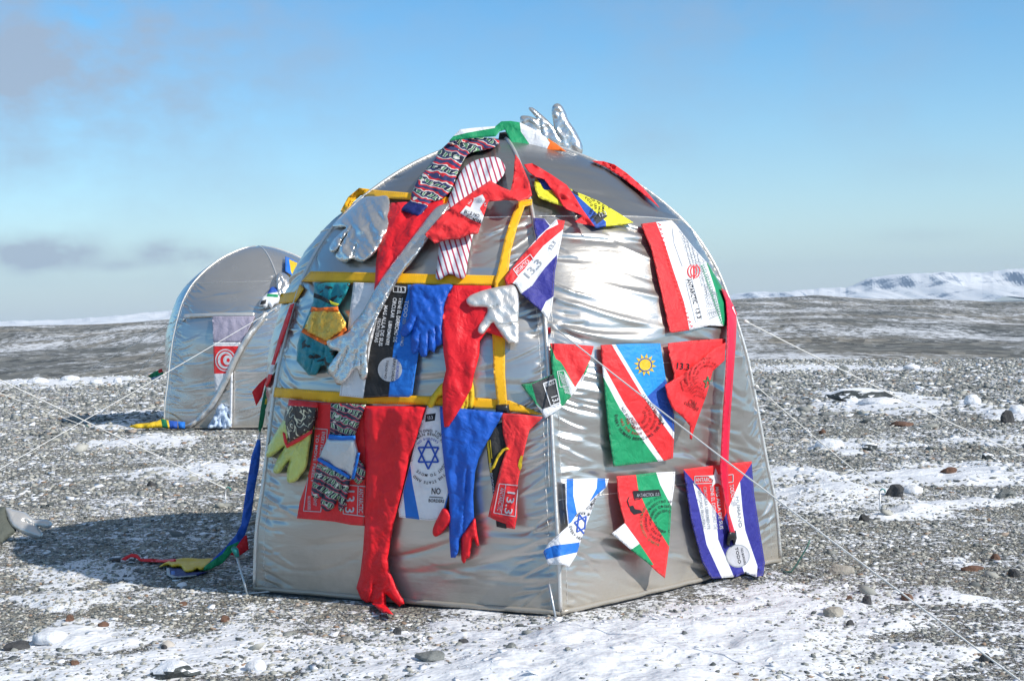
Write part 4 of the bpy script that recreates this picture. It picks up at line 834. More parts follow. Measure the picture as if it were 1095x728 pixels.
cloth('glove', [(440, 305), (462, 305), (484, 305), (477, 322), (474, 345), (474, 366), (467, 371), (464, 377), (459, 374), (456, 381), (450, 381), (447.5, 375), (444, 379), (440, 376), (439, 362), (441, 353), (434, 360), (428, 357.5), (430, 350), (437, 340), (439, 325)], BLUE, T1, smooth=True, d0=0.026, puff=0.024, hw=7, rip=0.01, wl=8, ang=60, grid=1.8, crum=0.010, cw=7,
      creases=[[(448, 377), (449, 358)], [(458, 376), (458, 355)], [(466, 372), (466, 350)], [(440, 354), (446, 340)]], seed=26, label='puffy royal blue glove over the blue banner, fingers pointing down', cat='glove', group=GG)
yg = cloth('glove', [(472, 410), (478, 408), (500, 400), (506.5, 412), (507, 430), (504, 437), (500.5, 436), (500, 448), (495, 458), (489, 460), (486, 452), (486, 444), (482, 440), (476, 425), (470, 424), (466, 431), (462, 436), (457.5, 434.5), (459, 427), (465, 418)], YEL, T1, smooth=True, d0=0.016, puff=0.026, hw=5, rip=0.004, wl=8, grid=1.8,
      creases=[[(494, 455), (498, 430)], [(501, 436), (502, 420)]], seed=27, label='yellow leather glove showing behind the point of the red trouser leg', cat='glove', group=GG)
cloth('sleeve', [(485, 305), (505, 305), (525, 305.5), (532, 340), (538, 361), (520, 355), (513, 365), (512.5, 380), (507, 400), (504.5, 414), (494, 434), (480, 456), (475, 456.5), (473.5, 440), (473, 412), (477, 395), (474, 375), (473, 350), (474, 332), (476.5, 320)], RED, T1, d0=0.035, d1=0.05, puff=0.012, hw=8, rip=0.012, wl=16, ang=88, crum=0.009, cw=14, seed=28,
      label='red trouser leg hanging from the middle strap to a point over the yellow glove', cat='sleeve', group='empty sleeves and trouser legs on the near tent')
cloth('glove', [(549, 305), (553.6, 313), (555, 325), (554.5, 340), (554, 367), (547, 366), (544, 367), (537, 359), (531, 350), (527, 345), (521, 352), (516.6, 357), (512, 356), (511, 351), (516, 342), (520.7, 334), (520.7, 329), (512, 328.5), (502, 327.5), (498.5, 321), (502.6, 316), (512, 312), (522, 309), (539, 305.5)], SILVERSAT, T1, smooth=True, d0=0.06, puff=0.016, hw=6, rip=0.01, wl=10, ang=50, grid=1.9, crum=0.006, cw=14,
      creases=[[(521, 331), (532, 326)], [(528, 346), (540, 348), (553, 345)]], seed=29, label='smooth silver mitten with thumb pointing left, over the vertical yellow strap', cat='glove', group=GG)
cloth('sock', [(486, 148), (498, 146.5), (513, 147), (527, 148), (534, 151), (530, 157), (516, 161), (501, 165), (493, 177), (488, 189), (484, 200), (478, 209), (468, 215), (461, 217), (456, 225), (447.5, 231.5), (437, 228), (427, 224), (433, 219), (439, 214), (440, 207), (446, 194), (455, 182), (464, 172), (470, 162), (478, 154)], BATIK, T1, [([(424, 226), (433, 214), (457, 219.5), (447, 235)], DNAVY)], (), smooth=True, d0=0.02, puff=0.016, hw=6, rip=0.012, wl=9, ang=120, grid=2.0, crum=0.01, seed=30,
      label='red, navy and white batik patterned sock lying down the roof from the apex', cat='sock', group=GG)
cloth('sock', [(530, 168), (537, 173), (540.5, 180), (538, 188), (530, 197), (520, 212), (512, 235), (506, 251), (501, 275), (497.5, 296), (491, 297.5), (484, 293.5), (478, 294), (471, 299), (466, 297), (467, 286), (470, 259), (475, 229), (481, 209), (493, 184), (502, 175), (513, 170)], PINSTR, T1, smooth=True, d0=0.022, puff=0.016, hw=6, rip=0.012, wl=10, ang=105, grid=2.0, crum=0.008, seed=31,
      label='white sock with thin dark red stripes hanging past the top strap', cat='sock', group=GG)
mk = [T('ELLE NO', 496, 227.5, 3.6, 18, INK, fit=17), T('WOMEN', 497, 233, 3.8, 20, INK, fit=17), arc_text('NO BORDERS', 510, 222, 8.5, 200, 2.4, INKW)]
cloth('flag', [(551, 165), (556, 172), (561, 183), (566, 195), (569, 209), (564, 213), (556, 215), (540, 214), (522, 216), (517, 232), (511, 250), (501, 251), (490, 256), (479, 256), (465, 260.5), (454, 251), (474, 228), (490, 216), (506, 205), (524, 193), (536, 200), (546, 204), (549, 190), (550, 175)], RED2, T1, [([(516, 208), (519, 214), (513, 223), (518, 232), (514.6, 239), (502, 234), (492, 228), (498.6, 220), (503, 222), (507.5, 212)], INKW)], mk, d0=0.055, d1=0.075, rip=0.022, wl=11, ang=25, crum=0.011, cw=13, seed=32,
      label='rumpled red flag with a white printed patch, thrown across the striped sock to the ridge', cat='flag', group=FG)

# lowest row of the shaded face
g2 = cloth('glove', [(303, 449), (309, 440), (330, 445), (336, 455), (333.5, 463), (331, 480), (328, 499), (322, 508), (317.7, 513.5), (312, 516), (307, 514.5), (307, 503), (309.5, 492), (304, 499), (299, 505.5), (294, 506), (292, 502), (297, 490), (304.5, 477), (296, 484), (288, 489), (284, 486), (287, 476), (295, 462)], PALEY, T1, smooth=True, d0=0.016, puff=0.03, hw=6, rip=0.006, wl=8, grid=2.0, seed=33,
      label='pale lime rubber glove with black patterned cuff, lowest on the far left of the tent', cat='glove', group=GG)
cloth('cuff', [(309, 427), (341, 430), (338, 447), (334, 461), (318, 470), (306, 477), (303, 466), (303, 452), (304.5, 441)], EMBRO, T1, [([(309, 424), (344, 427), (341, 436), (325, 434.5), (308, 433.5)], RED2)], (), d0=0.024, puff=0.03, hw=8, rip=0.006, wl=9, seed=34, parent=g2)
cloth('trim', [(302, 462), (305, 463), (307.5, 474), (320, 467), (334, 459), (334, 463), (320, 472), (306.5, 479), (303.5, 472)], RED2, T1, d0=0.05, puff=0.004, hw=1.5, rip=0, grid=2, parent=g2)
rf = [(339, 430), (360, 430.5), (391, 431.5), (391, 480), (390.5, 520), (390, 562), (375, 561), (358, 557.5), (338, 555.5), (317.5, 554), (320.6, 535.5), (327, 518), (331, 502.5), (335, 480), (337, 457)]
mk = [box_line([(336, 458), (350, 459), (343, 547), (324.5, 546)], 0.8, INKP), T('EVERY HUMAN BEING HAS THE RIGHT', 344.5, 461, 3.6, 97, INKP, fit=80), T('TO MOVE FREELY', 338.5, 464, 3.2, 97, INKP, fit=52), T('NO BORDERS', 329, 530, 3.2, 90, INKP, fit=15), T('13.3', 369.5, 521, 10, 91, INKP, fit=27), box_line([(368, 518), (391, 520), (391, 552), (367, 549)], 0.9, INKP), L([(383, 519), (382, 551)], 0.8, INKP), T('ANTARCTIC', 384, 522, 4.6, 91, INKP, fit=26)]
cloth('flag', rf, RED2, T1, (), mk, d0=0.01, d1=0.02, rip=0.006, wl=20, ang=92, seed=35, label='plain red flag with grey 13.3 and lettering, behind the patterned glove', cat='flag', group=FG)
g3 = cloth('glove', [(341, 492), (352, 486), (372, 486), (383, 490), (390, 499), (391, 507), (388, 514), (382.5, 517.5), (377, 512), (374, 516), (373, 524), (367, 545), (362, 545), (361.5, 533), (358, 541), (354, 545), (349, 546.5), (343, 541), (343, 532), (339, 533), (334, 531), (333, 523), (337, 505)], BATIK2, T1, smooth=True, d0=0.03, puff=0.026, hw=6, rip=0.006, wl=9, grid=2.0, creases=[[(345, 532), (350, 510)], [(362, 535), (366, 515)]], seed=36,
      label='green and red batik glove with silver grip palm and blue edging over the red flag', cat='glove', group=GG)
cloth('cuff', [(353.6, 431), (372, 431.5), (391.5, 432.5), (385, 450), (379, 468), (352.6, 466), (353, 448)], BATIK2, T1, d0=0.03, puff=0.024, hw=9, rip=0.006, wl=9, parent=g3, seed=37)
cloth('palm_patch', [(350.5, 468), (365, 469), (379.5, 468), (383.5, 484), (380, 500), (376, 512), (357, 500), (341, 490), (346, 478)], GREYPALM, T1, d0=0.045, puff=0.016, hw=8, rip=0.007, wl=8, parent=g3, seed=38)
for pl in ([(351.5, 464), (366, 466), (380, 465.5), (380, 470), (365, 470.5), (351, 469)], [(382.5, 484), (385, 484), (379, 512), (375.5, 512)], [(340, 489), (350, 494), (362, 501), (374, 509), (373.5, 512), (361, 505), (349, 498), (339, 492)]):
    cloth('trim', pl, ROYAL, T1, d0=0.062, puff=0.004, hw=2, rip=0.002, grid=2, parent=g3)
cloth('flag', [(457, 434), (466, 434), (476, 434), (474, 459), (480.5, 524), (477, 540), (472.6, 555), (459.6, 556.6), (443, 554.5), (427, 552.7), (426, 545), (438.7, 495), (446, 465)], WHITE, T1,
      [([(438.7, 496), (441, 516), (449, 557), (434, 555), (431, 526)], ROYAL), ([(480, 524), (482, 530), (476, 552), (472, 552)], ROYAL), ([(455.5, 443), (466, 441.5), (465, 449.5), (454.5, 451)], INK)],
      [T('13.3', 457, 448.5, 3.6, -8, INKW, fit=6)] +
      [L([(458 + 12.5 * math.cos(R(a)), 486 + 15.5 * math.sin(R(a))) for a in (s0, s0 + 120, s0 + 240, s0)], 1.9, INKB) for s0 in (90, 30)] +
      [arc_text('EVERY HUMAN BEING HAS THE RIGHT TO MOVE', 458, 486, 18, 160, 3.0, INK, 1.15), arc_text('FREELY BEYOND THE TERRITORY OF THE STATE AND', 458, 488, 22, 190, 3.0, INK, 1.2), arc_text('NO BORDERS', 458, 486, 14, 220, 2.4, INKB, 1.15)] +
      [T('NO', 461, 528, 7, 2, INK, fit=10), L([(459, 531), (474, 532)], 0.8, INK), T('BORDERS', 458, 536.5, 3.6, 3, INK, fit=17)], d0=0.012, d1=0.024, rip=0.007, wl=16, ang=86, seed=39,
      label='white banner with blue star and NO BORDERS, between long red sleeve and blue trousers', cat='flag', group=FG)
big = [(388, 434), (420, 434), (456, 434.5), (447, 463), (437, 493), (431, 520), (425, 545), (421, 560), (415, 594), (416.5, 611), (424, 626), (431, 640), (432.5, 645), (427, 648), (419, 641), (412, 634), (413, 647), (421, 657), (409, 654.5), (401, 648), (396, 643), (392, 644), (386, 640), (381, 628), (385, 614), (388, 590), (390, 560), (391, 520), (390, 480)]
cloth('sleeve', big, RED, T1, smooth=False, d0=0.016, d1=0.028, puff=0.022, hw=9, rip=0.016, wl=15, ang=86, grid=2.4, crum=0.011, cw=15, creases=[[(396, 643), (400, 625)]], seed=40,
      label='very long red sleeve ending in a red glove that reaches the ground', cat='sleeve', group='empty sleeves and trouser legs on the near tent')
bt = cloth('trousers', [(470, 434.5), (500, 437), (538, 441), (534, 450), (521, 472), (512, 490), (508, 505), (506, 530), (507, 553), (500, 566), (492, 576), (490, 590), (487, 596), (482, 596), (480.5, 575), (480.5, 534), (476.6, 511), (473, 480), (471, 450)], BLUE, T1, d0=0.022, d1=0.04, puff=0.018, hw=8, rip=0.016, wl=12, ang=95, grid=2.4, crum=0.012, cw=12, seed=41,
      creases=[[(500, 500), (497, 540), (495, 570)]], label='bright blue trousers with red gloves showing at the cuffs, hanging left of the buckle', cat='trousers')
rg = cloth('glove', [(474, 543), (481, 547), (483, 556), (476, 566), (470, 572), (465, 573.5), (462.5, 569.7), (463.5, 563), (468, 553)], RED, T1, smooth=True, d0=0.035, puff=0.03, hw=5, rip=0.003, grid=2,
      label='stubby red glove poking out left of the blue trousers', cat='glove', group=GG)
cloth('glove', [(503, 560), (508, 554), (510, 568), (512.5, 583), (510, 584), (506, 575), (504, 585), (502, 596), (499, 597), (497, 602), (493.5, 599), (493, 585), (494, 572)], RED, T1, smooth=True, d0=0.035, puff=0.026, hw=4, rip=0.003, grid=1.8, seed=3,
      label='red glove with thin fingers below the right cuff of the blue trousers', cat='glove', group=GG)
bl = cloth('trousers', [(519, 466), (523, 458), (537, 451), (541, 465), (541, 485), (534, 510), (533, 540), (545, 562), (541, 565), (531, 563), (529, 545), (526, 520), (522, 495)], BLACK, T1, d0=0.014, d1=0.03, puff=0.015, hw=8, rip=0.01, wl=9, seed=42,
      marks=[L([(521, 468), (523, 485), (525, 505)], 2.2, YEL), L([(524, 470), (526, 490)], 1.0, YEL), T('NO BORDERS', 523, 495, 2.6, 84, INKP, fit=34)], label='black trousers with yellow stripes, mostly behind the red flag with gold stars', cat='trousers')
cloth('cord', [(537, 480), (542, 478), (545, 480), (539, 482), (533, 490), (529, 500), (524, 504), (527, 497), (532, 486)], YEL, T1, d0=0.05, puff=0.006, hw=1.6, rip=0.004, grid=1.8, label='yellow cord curling out beside the black trousers', cat='cord')
cloth('flag', [(536, 441.5), (560, 443), (581, 446), (573, 453), (566, 460), (561, 480), (554, 514.5), (553, 535), (553, 552), (550.5, 565.5), (542, 564), (541, 560), (530, 556), (522, 552), (525, 538), (528.6, 525.5), (535, 500), (542, 479), (538, 464)], RED2, T1, [([(541, 558), (554, 553), (551, 567), (541, 566)], RED)],
      [poly_mark([(555, 492), (557, 487), (559, 487), (558, 500), (556, 503), (554, 498)], YEL), box_line([(534, 517), (554, 519), (551, 552), (528, 548)], 0.9, INKP), L([(541, 518), (536, 549)], 0.8, INKP), T('13.3', 543.5, 522, 8.5, 99, INKP, fit=27), T('ANTARCTIC', 535.5, 521, 4.0, 99, INKP, fit=25)], d0=0.035, d1=0.05, rip=0.012, wl=14, ang=98, seed=43,
      label='narrow red flag with gold star and 13.3, hanging right of the blue trousers', cat='flag', group=FG)

# --- left edge: ribbons down the rib, blue streamer and the heap at its foot
LP = Plane((-1.3, 7.25, 0), (0.1, -1, 0.0)); GP = Plane((-1.8, 7.8, 0.012), (0, -0.5, 1))
cloth('ribbon', [(310, 326), (315, 324), (309, 345), (301, 368), (294, 390), (289, 408), (286, 414), (283, 412), (287, 400), (291, 386), (299, 358)], RED2, T1, [([(288, 390), (297, 390), (294, 400), (284, 400)], WHITE)], (), d0=0.014, rip=0.004, wl=20, seed=44,
      label='narrow red and white ribbon running down the left rib of the near tent', cat='ribbon')
cloth('flag', [(287, 401), (283, 411), (280, 424), (274, 434), (269.5, 419), (277, 410)], RED, LP, (), (), d0=0.02, rip=0.01, wl=8, label='small dark red pennant tip behind the left rib', cat='flag', group=FG)
cloth('ribbon', [(285, 410), (288, 414), (286, 430), (281, 456), (278, 463), (276, 458), (279, 435), (282, 420)], DGREEN, LP, [([(284, 426), (290, 426), (288, 432), (283, 432)], YEL)], (), d0=0.03, rip=0.005, wl=10, label='dark green ribbon hanging at the left rib below the red pennant', cat='ribbon')
st_ = cloth('streamer', [(278, 461), (279, 478), (277, 500), (273, 520), (269, 550), (262, 572), (250, 588), (238, 602), (224, 609), (212, 611), (224, 601), (240, 586), (252, 572), (258, 560), (261, 537), (266, 505), (269, 487), (275, 470)], BLUE, Plane((-1.4, 7.42, 0), (0.1, -1, 0.0)),
      [([(272, 455), (282, 455), (280, 470), (272, 470)], WHITE), ([(212, 613), (238, 604), (251, 590), (256, 578), (250, 581), (243, 584), (238, 592), (226, 600), (210, 610)], GREEN)], (), d0=0.01, puff=0.008, hw=3, rip=0.014, wl=5, ang=112, crum=0.02, cw=8, grid=2, seed=45,
      label='blue cloth streamer turning green as it trails from the left rib to the ground', cat='streamer')
cloth('flag', [(228, 597), (237, 589), (246, 584), (256, 572), (264, 572), (266, 587), (255, 595), (244, 592), (234, 601)], RED, Plane((-1.5, 7.75, 0), (0.1, -1, 0.0)), (), (), d0=0.01, rip=0.02, wl=10, seed=46,
      label='crumpled red cloth on the ground behind the blue streamer', cat='flag')
cloth('glove', [(170, 606), (177, 601), (188, 597.5), (200, 596), (214, 597), (228, 597), (224, 603), (217, 609.5), (210, 609), (204, 612), (197, 611), (193, 606), (184, 606.5), (180, 604)], YEL, GP, smooth=True, d0=0.015, puff=0.05, hw=6, rip=0.006, wl=8, grid=1.8, seed=47,
      label='yellow leather glove lying on the ground in the tent shadow', cat='glove')
cloth('flag', [(178, 607), (183, 606), (197, 608), (207, 611), (222, 611), (212, 615), (198, 617), (184, 618), (178, 614)], DNAVY, GP, [([(176, 605), (181, 606), (182, 614), (190, 616), (210, 614), (210, 620), (176, 620)], GREYF), ([(183, 610), (187, 610), (187, 614), (183, 614)], BLUE)], (), d0=0.01, puff=0.02, hw=4, rip=0.01, wl=6, grid=2, seed=48,
      label='dark blue and grey cloth under the yellow glove in the shadow', cat='flag')
sp_ = cloth('strap', [(129, 598), (134, 594.5), (141, 591.5), (147, 592.5), (151, 597), (162, 597), (175, 598), (188, 597), (188, 600), (175, 601), (162, 600.5), (150, 600), (145, 596), (140, 595.5), (134, 599)], RED, GP, d0=0.012, rip=0.012, wl=8, grid=2, seed=49,
      label='red strap with black buckle snaking over the stones in the tent shadow', cat='strap')
cloth('buckle', [(117, 596), (129, 596), (129, 600), (117, 600.5)], PLASTIC, GP, d0=0.012, puff=0.012, hw=2, rip=0, grid=2, parent=sp_)

# silver glove lying at the left edge
TG = Plane(ground_pt(20, 580), (0.1, -0.75, 0.65))
g4 = cloth('glove', [(5.5, 542.5), (16, 545), (27.5, 548), (36, 555), (48, 555), (55, 558), (56.5, 561), (51, 565), (41, 563), (46, 571), (44, 575.5), (38, 575), (25, 570.5), (18, 567), (11, 562), (7, 553)], SILVERSAT, TG, smooth=True, d0=0.01, puff=0.05, hw=8, rip=0.008, wl=12, grid=2.2, creases=[[(40, 562), (26, 556)]],
      label='silver glove with dark olive cuff lying on the stones at the left edge', cat='glove')
cloth('cuff', [(-22, 546), (-8, 545), (5.5, 541), (8, 555), (13, 562), (18, 567.5), (8, 576), (0, 582), (-12, 590), (-24, 592)], OLIVE, TG, d0=0.02, puff=0.06, hw=16, rip=0.01, wl=16, parent=g4, seed=4)

# ================================================================== THINGS ON THE FAR TENT
cloth('flag', [(227, 338), (250, 338), (273, 338), (266, 352), (262, 362), (258, 366), (228, 366)], LILAC, T2, d0=0.02, rip=0.012, wl=6, ang=90, grid=2, label='faded lilac cloth panel above the red flag on the far tent', cat='flag', group='flags on the far tent')
mk = [up(disc(241, 385, 11, INKW, 24, 12), 0), up(disc(241, 385, 9.6, RED2, 24, 10.6), 3), up(disc(241, 385, 8.2, INKW, 24, 9.2), 6), up(disc(241.5, 385, 6.0, RED2, 20, 6.8), 9), up(disc(243.2, 385, 4.6, INKW, 20, 5.2), 12), up(disc(244, 385, 2.0, RED2, 5, 2.4), 15)]
cloth('flag', [(228, 366), (257, 366), (255, 380), (250, 395), (243, 408), (236, 418), (230, 420), (229, 400)], WHITE, T2, [([(226, 370), (258, 370), (254, 385), (248, 399), (227, 399.5)], RED2)], mk, d0=0.03, rip=0.004, wl=8, grid=2, label='red flag with a white ring and crescent on the far tent', cat='flag', group='flags on the far tent')
cloth('door_flap', [(282, 333), (286, 334), (281, 344), (270, 358), (261, 372), (253, 388), (246, 404), (238, 420), (228, 436), (216, 449), (204, 457), (194, 457), (208, 449), (221, 435), (231, 420), (239, 404), (246, 388), (254, 372), (264, 356), (274, 344)], SILVERSAT, T2, d0=0.02, puff=0.03, hw=5, rip=0.02, wl=5, ang=120, crum=0.02, cw=5, grid=1.8, parent=far_t)
cloth('door_pole', [(246.5, 398), (249, 398), (248, 457), (245.5, 457)], WHITE, T2, d0=0.03, puff=0.02, hw=1.5, rip=0, grid=2, parent=far_t)
cloth('seam_band', [(196, 336), (230, 334.5), (272, 334), (272, 338), (230, 338.5), (196, 340)], SILVERSAT, T2, d0=0.012, rip=0.003, grid=2.5, parent=far_t)
cloth('flag', [(305, 274), (312, 277), (318, 280), (317, 290), (314, 297), (311, 294), (305, 290)], ROYAL, T2, [([(309, 277), (320, 282), (315, 299), (311, 290)], YEL)], (), d0=0.05, rip=0.01, wl=5, grid=1.6, label='small blue and yellow flag high on the far tent, seen past the near tent', cat='flag', group='flags on the far tent')
gb = cloth('glove', [(277, 327), (280, 319), (286, 313), (290, 307), (296, 308), (299, 315), (298, 323), (293, 326), (290, 330), (287, 326), (284, 330), (281, 327)], WHITE, T2, [([(287, 306), (297, 306), (298, 312), (286, 314)], MIDB), ([(286, 314), (298, 315), (297, 318), (285, 317)], GREEN), ([(279, 322), (285, 320), (284, 325), (278, 326)], BLACK)], (), smooth=True, d0=0.05, puff=0.05, hw=4, rip=0.01, wl=4, grid=1.5, label='small white, blue and black glove on the far tent beside the near one', cat='glove')
cloth('glove', [(296, 294), (302, 291), (309, 296), (312, 305), (306, 315), (299, 316), (296, 308)], SILVER, T2, smooth=True, d0=0.05, puff=0.05, hw=4, rip=0.03, wl=4, grid=1.5, label='crumpled pale silver cloth below the small flag on the far tent', cat='glove')
P2 = Plane(ground_pt(230, 459), (0.05, -1, 0.5))
cloth('jacket', [(222, 457), (228, 446), (233, 434), (239, 431), (245, 437), (248, 445), (246, 457), (238, 458.5), (231, 458)], LBLUE, P2, smooth=True, d0=0.02, puff=0.10, hw=5, rip=0.10, wl=4, crum=0.12, cw=5, grid=1.5, label='pale blue crumpled jacket on the ground at the far tent door', cat='jacket')
cloth('flag', [(137, 456), (146, 453), (158, 452), (168, 450), (174, 447), (178, 449), (186, 450), (198, 451), (198, 458), (186, 458.5), (170, 457), (160, 458), (145, 458)], YEL, P2, [([(172, 447), (178, 449), (180, 459), (174, 459)], DGREEN), ([(180, 448), (190, 450), (190, 459), (182, 459)], MIDB), ([(190, 449), (200, 450), (200, 460), (191, 459)], ROYAL)], (), d0=0.02, puff=0.06, hw=4, rip=0.03, wl=5, grid=2, label='yellow, green and blue flag lying at the foot of the far tent', cat='flag', group='flags on the far tent')
cloth('flag', [(158, 402), (164, 398), (173, 394), (175, 399), (172, 404), (165, 407)], GREEN, T2, [([(168, 392), (177, 392), (176, 397), (170, 399)], RED2), ([(160, 404), (168, 402), (173, 400), (173, 408), (162, 408)], LBLUE)], (), d0=0.05, rip=0.02, wl=5, grid=1.6, label='tiny green and red flag fluttering left of the far tent', cat='flag', group='flags on the far tent')

# ================================================================== GUY ROPES AND PEGS
def rope(a, b_, sag, label, r=0.0032, group='guy ropes', knot=True):
    a, b_ = Vector(a), Vector(b_); n = 24
    pth = [a.lerp(b_, i / n) - Vector((0, 0, sag * 4 * (i / n) * (1 - i / n))) for i in range(n + 1)]
    o = tube('guy_rope', pth, r, CORD, None, 6); tag(o, label, 'rope', group)
    if knot:
        d = (pth[1] - pth[0]).normalized(); tube('knot', [a, a + d * 0.012, a + d * 0.03, a + d * 0.045], [0.003, 0.009, 0.008, 0.003], CORD, o, 8)
    return o
def peg(p, label, lean=(0.15, 0.0), h=0.16, clip=True):
    p = Vector(p); e = empty('tent_peg', p); tag(e, label, 'tent peg', 'tent pegs'); top = p + Vector((lean[0] * h, lean[1] * h, h))
    tube('pin', [p - Vector((0, 0, 0.05)), p, top], 0.004, STEEL, e, 8)
    tube('hook', [top, top + Vector((0.014, 0, 0.012)), top + Vector((0.03, 0, 0.004)), top + Vector((0.032, 0, -0.014))], 0.0045, TPLASTIC if clip else STEEL, e, 8)
    return top
def on(x, y, s=T1, d=0.01): H, dr, c = s.hit(x, y); return H - dr * d
pt1 = peg(ground_pt(241, 541), 'steel tent peg with teal clip left of the near tent, above its shadow', (0.05, 0), 0.12)
rope(pt1, CAMP + px_dir(-160, 329) * 10.0, 0.0, 'guy rope falling from the left edge to the peg beside the near tent', 0.0042)
pt2 = peg(ground_pt(91, 463), 'steel tent peg with teal clip out on the stones between the ropes', (0.05, 0), 0.08)
rope(pt2, CAMP + px_dir(-160, 358) * 16.0, 0.0, 'guy rope entering at the left edge above the snow streak', 0.0036)
rope(on(296, 329, T2, 0.03), ground_pt(-70, 541), 0.01, 'long guy rope crossing another, from the far tent down to the left edge', 0.0034)
pt3 = peg(ground_pt(103, 452), 'steel tent peg near the foot of the left rope of the far tent', (0.05, 0), 0.05)
rope(on(197, 341, T2, 0.02), pt3, 0.01, 'short steep guy rope on the left side of the far tent', 0.0036)
rope(on(183, 345, T2, 0.02), ground_pt(72, 407.5), 0.01, 'thin guy rope running back and left from the far tent', 0.0045, knot=False)
pa = on(796, 343); rope(pa, ground_pt(1150, 512), 0.02, 'guy rope from high on the right rib of the near tent to the right edge', 0.0034)
pt4 = peg(ground_pt(941, 547), 'thin steel tent peg with teal clip beside the dark boulder on the right', (0.02, 0), 0.13)
rope(on(808, 412), pt4, 0.01, 'guy rope from the right rib of the near tent to the peg by the boulder', 0.003)
rope(on(590, 348), ground_pt(1190, 800), 0.015, 'guy rope crossing in front of the flags towards the lower right corner', 0.003)
# steel stake by the left corner, front corner stake, bent wire by the right corner
e = empty('tent_stake', ground_pt(265, 636)); tag(e, 'pale steel stake with teal clip leaning by the left corner of the near tent', 'tent stake', 'tent stakes')
b0 = ground_pt(265, 636); tp = Plane((b0.x, b0.y, 0), (0, -1, 0)).hit(252, 590)[0]
tube('rod', [b0 - Vector((0, 0, 0.03)), b0, tp], 0.006, STEEL, e); tube('foot', [b0 + Vector((-0.02, 0, 0.004)), b0 + Vector((0.1, 0.01, 0.012)), b0 + Vector((0.2, 0.02, 0.03))], 0.005, STEEL, e)
tube('clip', [tp + Vector((-0.01, 0, 0.02)), tp + Vector((0, -0.01, 0.01)), tp + Vector((0.008, 0, -0.02))], [0.012, 0.016, 0.01], TPLASTIC, e)
b0 = ground_pt(594.5, 663); e = empty('tent_stake', b0); tag(e, 'short steel stake at the foot of the front ridge', 'tent stake', 'tent stakes')
tp = Plane((b0.x, b0.y, 0), (0, -1, 0)).hit(587, 624)[0]; tube('rod', [b0 - Vector((0, 0, 0.03)), b0 + Vector((0, 0, 0.005)), tp], 0.005, STEEL, e); tube('foot', [b0 + Vector((-0.04, 0, 0.008)), b0 + Vector((0.03, -0.005, 0.008))], 0.009, STEEL, e)
a_ = [(837, 611), (846, 611), (852, 603), (858, 593), (863, 585), (866, 577)]; yy = ground_pt(843, 612).y
o = tube('wire', [Plane((0, yy + 0.002 * i, 0), (0, -1, 0)).hit(x, y)[0] for i, (x, y) in enumerate(a_)], 0.004, GWIRE); tag(o, 'bent dark green wire sticking up by the right corner of the tent', 'wire')

# ================================================================== ROCKS
def rock_mat(name, col, snow=0.0):
    m, t, b = new_mat(name); c = N(t, 'ShaderNodeTexCoord'); n = noise_n(t, c.outputs['Object'], 22, 6, 0.65)
    base = ramp(t, n, [(0.3, [x * 0.6 for x in col]), (0.7, [x * 1.25 for x in col])])
    if snow:
        g = N(t, 'ShaderNodeNewGeometry'); s_ = N(t, 'ShaderNodeSeparateXYZ'); t.links.new(g.outputs['Normal'], s_.inputs[0])
        q = math_n(t, 'ADD', s_.outputs[2], math_n(t, 'MULTIPLY', n, 0.5)); mr = N(t, 'ShaderNodeMapRange'); t.links.new(q, mr.inputs[0]); mr.inputs[1].default_value = 1.15 - snow; mr.inputs[2].default_value = 1.22 - snow
        mi = N(t, 'ShaderNodeMix', data_type='RGBA'); t.links.new(mr.outputs[0], mi.inputs[0]); t.links.new(base, mi.inputs[6]); mi.inputs[7].default_value = (0.83, 0.84, 0.87, 1); base = mi.outputs[2]
    t.links.new(base, b.inputs['Base Color']); b.inputs['Roughness'].default_value = 0.85; bump(t, b, n, 0.7, 0.02); return m
RM = {'dark': rock_mat('dark_basalt', (0.06, 0.06, 0.062)), 'brown': rock_mat('rusty_rock', (0.16, 0.085, 0.055)), 'sand': rock_mat('pale_sandstone', (0.36, 0.33, 0.28)), 'grey': rock_mat('grey_rock', (0.2, 0.21, 0.2)), 'capped': rock_mat('snow_capped_rock', (0.07, 0.08, 0.08), 0.42), 'snow': rock_mat('hard_snow', (0.78, 0.79, 0.82))}
def rock(x, y, w, h, kind, label, seed):
    p = ground_pt(x, y + h * 0.35); s = p.y / F0; rx = w * s / 2; rz = h * s * 0.75
    bm = bmesh.new(); bmesh.ops.create_icosphere(bm, subdivisions=3, radius=1); rd = random.Random(seed)
    pl = [(Vector((rd.gauss(0, 1), rd.gauss(0, 1), rd.gauss(0, .7))).normalized(), rd.uniform(0.55, 0.85)) for _ in range(10)]
    for v in bm.verts:
        d = v.co.copy()
        if kind != 'snow':
            for n_, k_ in pl:
                e_ = d.dot(n_)
                if e_ > k_: d -= n_ * (e_ - k_)
        d *= 1 + 0.18 * noise.noise(d * 2.0 + Vector((seed, 0, 0))) + 0.05 * noise.noise(d * 7 + Vector((seed, 0, 0)))
        v.co = Vector((d.x * rx * 1.15, d.y * rx * 0.9, max(d.z, -0.35) * rz * 1.05))
    V = [tuple(v.co + Vector((p.x, p.y, rz * 0.25 + ground_h(p.x, p.y)))) for v in bm.verts]; bm.verts.index_update(); Fc = [tuple(v.index for v in f.verts) for f in bm.faces]; bm.free()
    nm = 'snow_lump' if kind == 'snow' else 'rock'
    tag(link_mesh(nm, V, Fc, RM[kind], None, None, kind == 'snow'), label, 'snow' if kind == 'snow' else 'rock', 'lumps of snow on the stones' if kind == 'snow' else 'loose rocks around the tents')
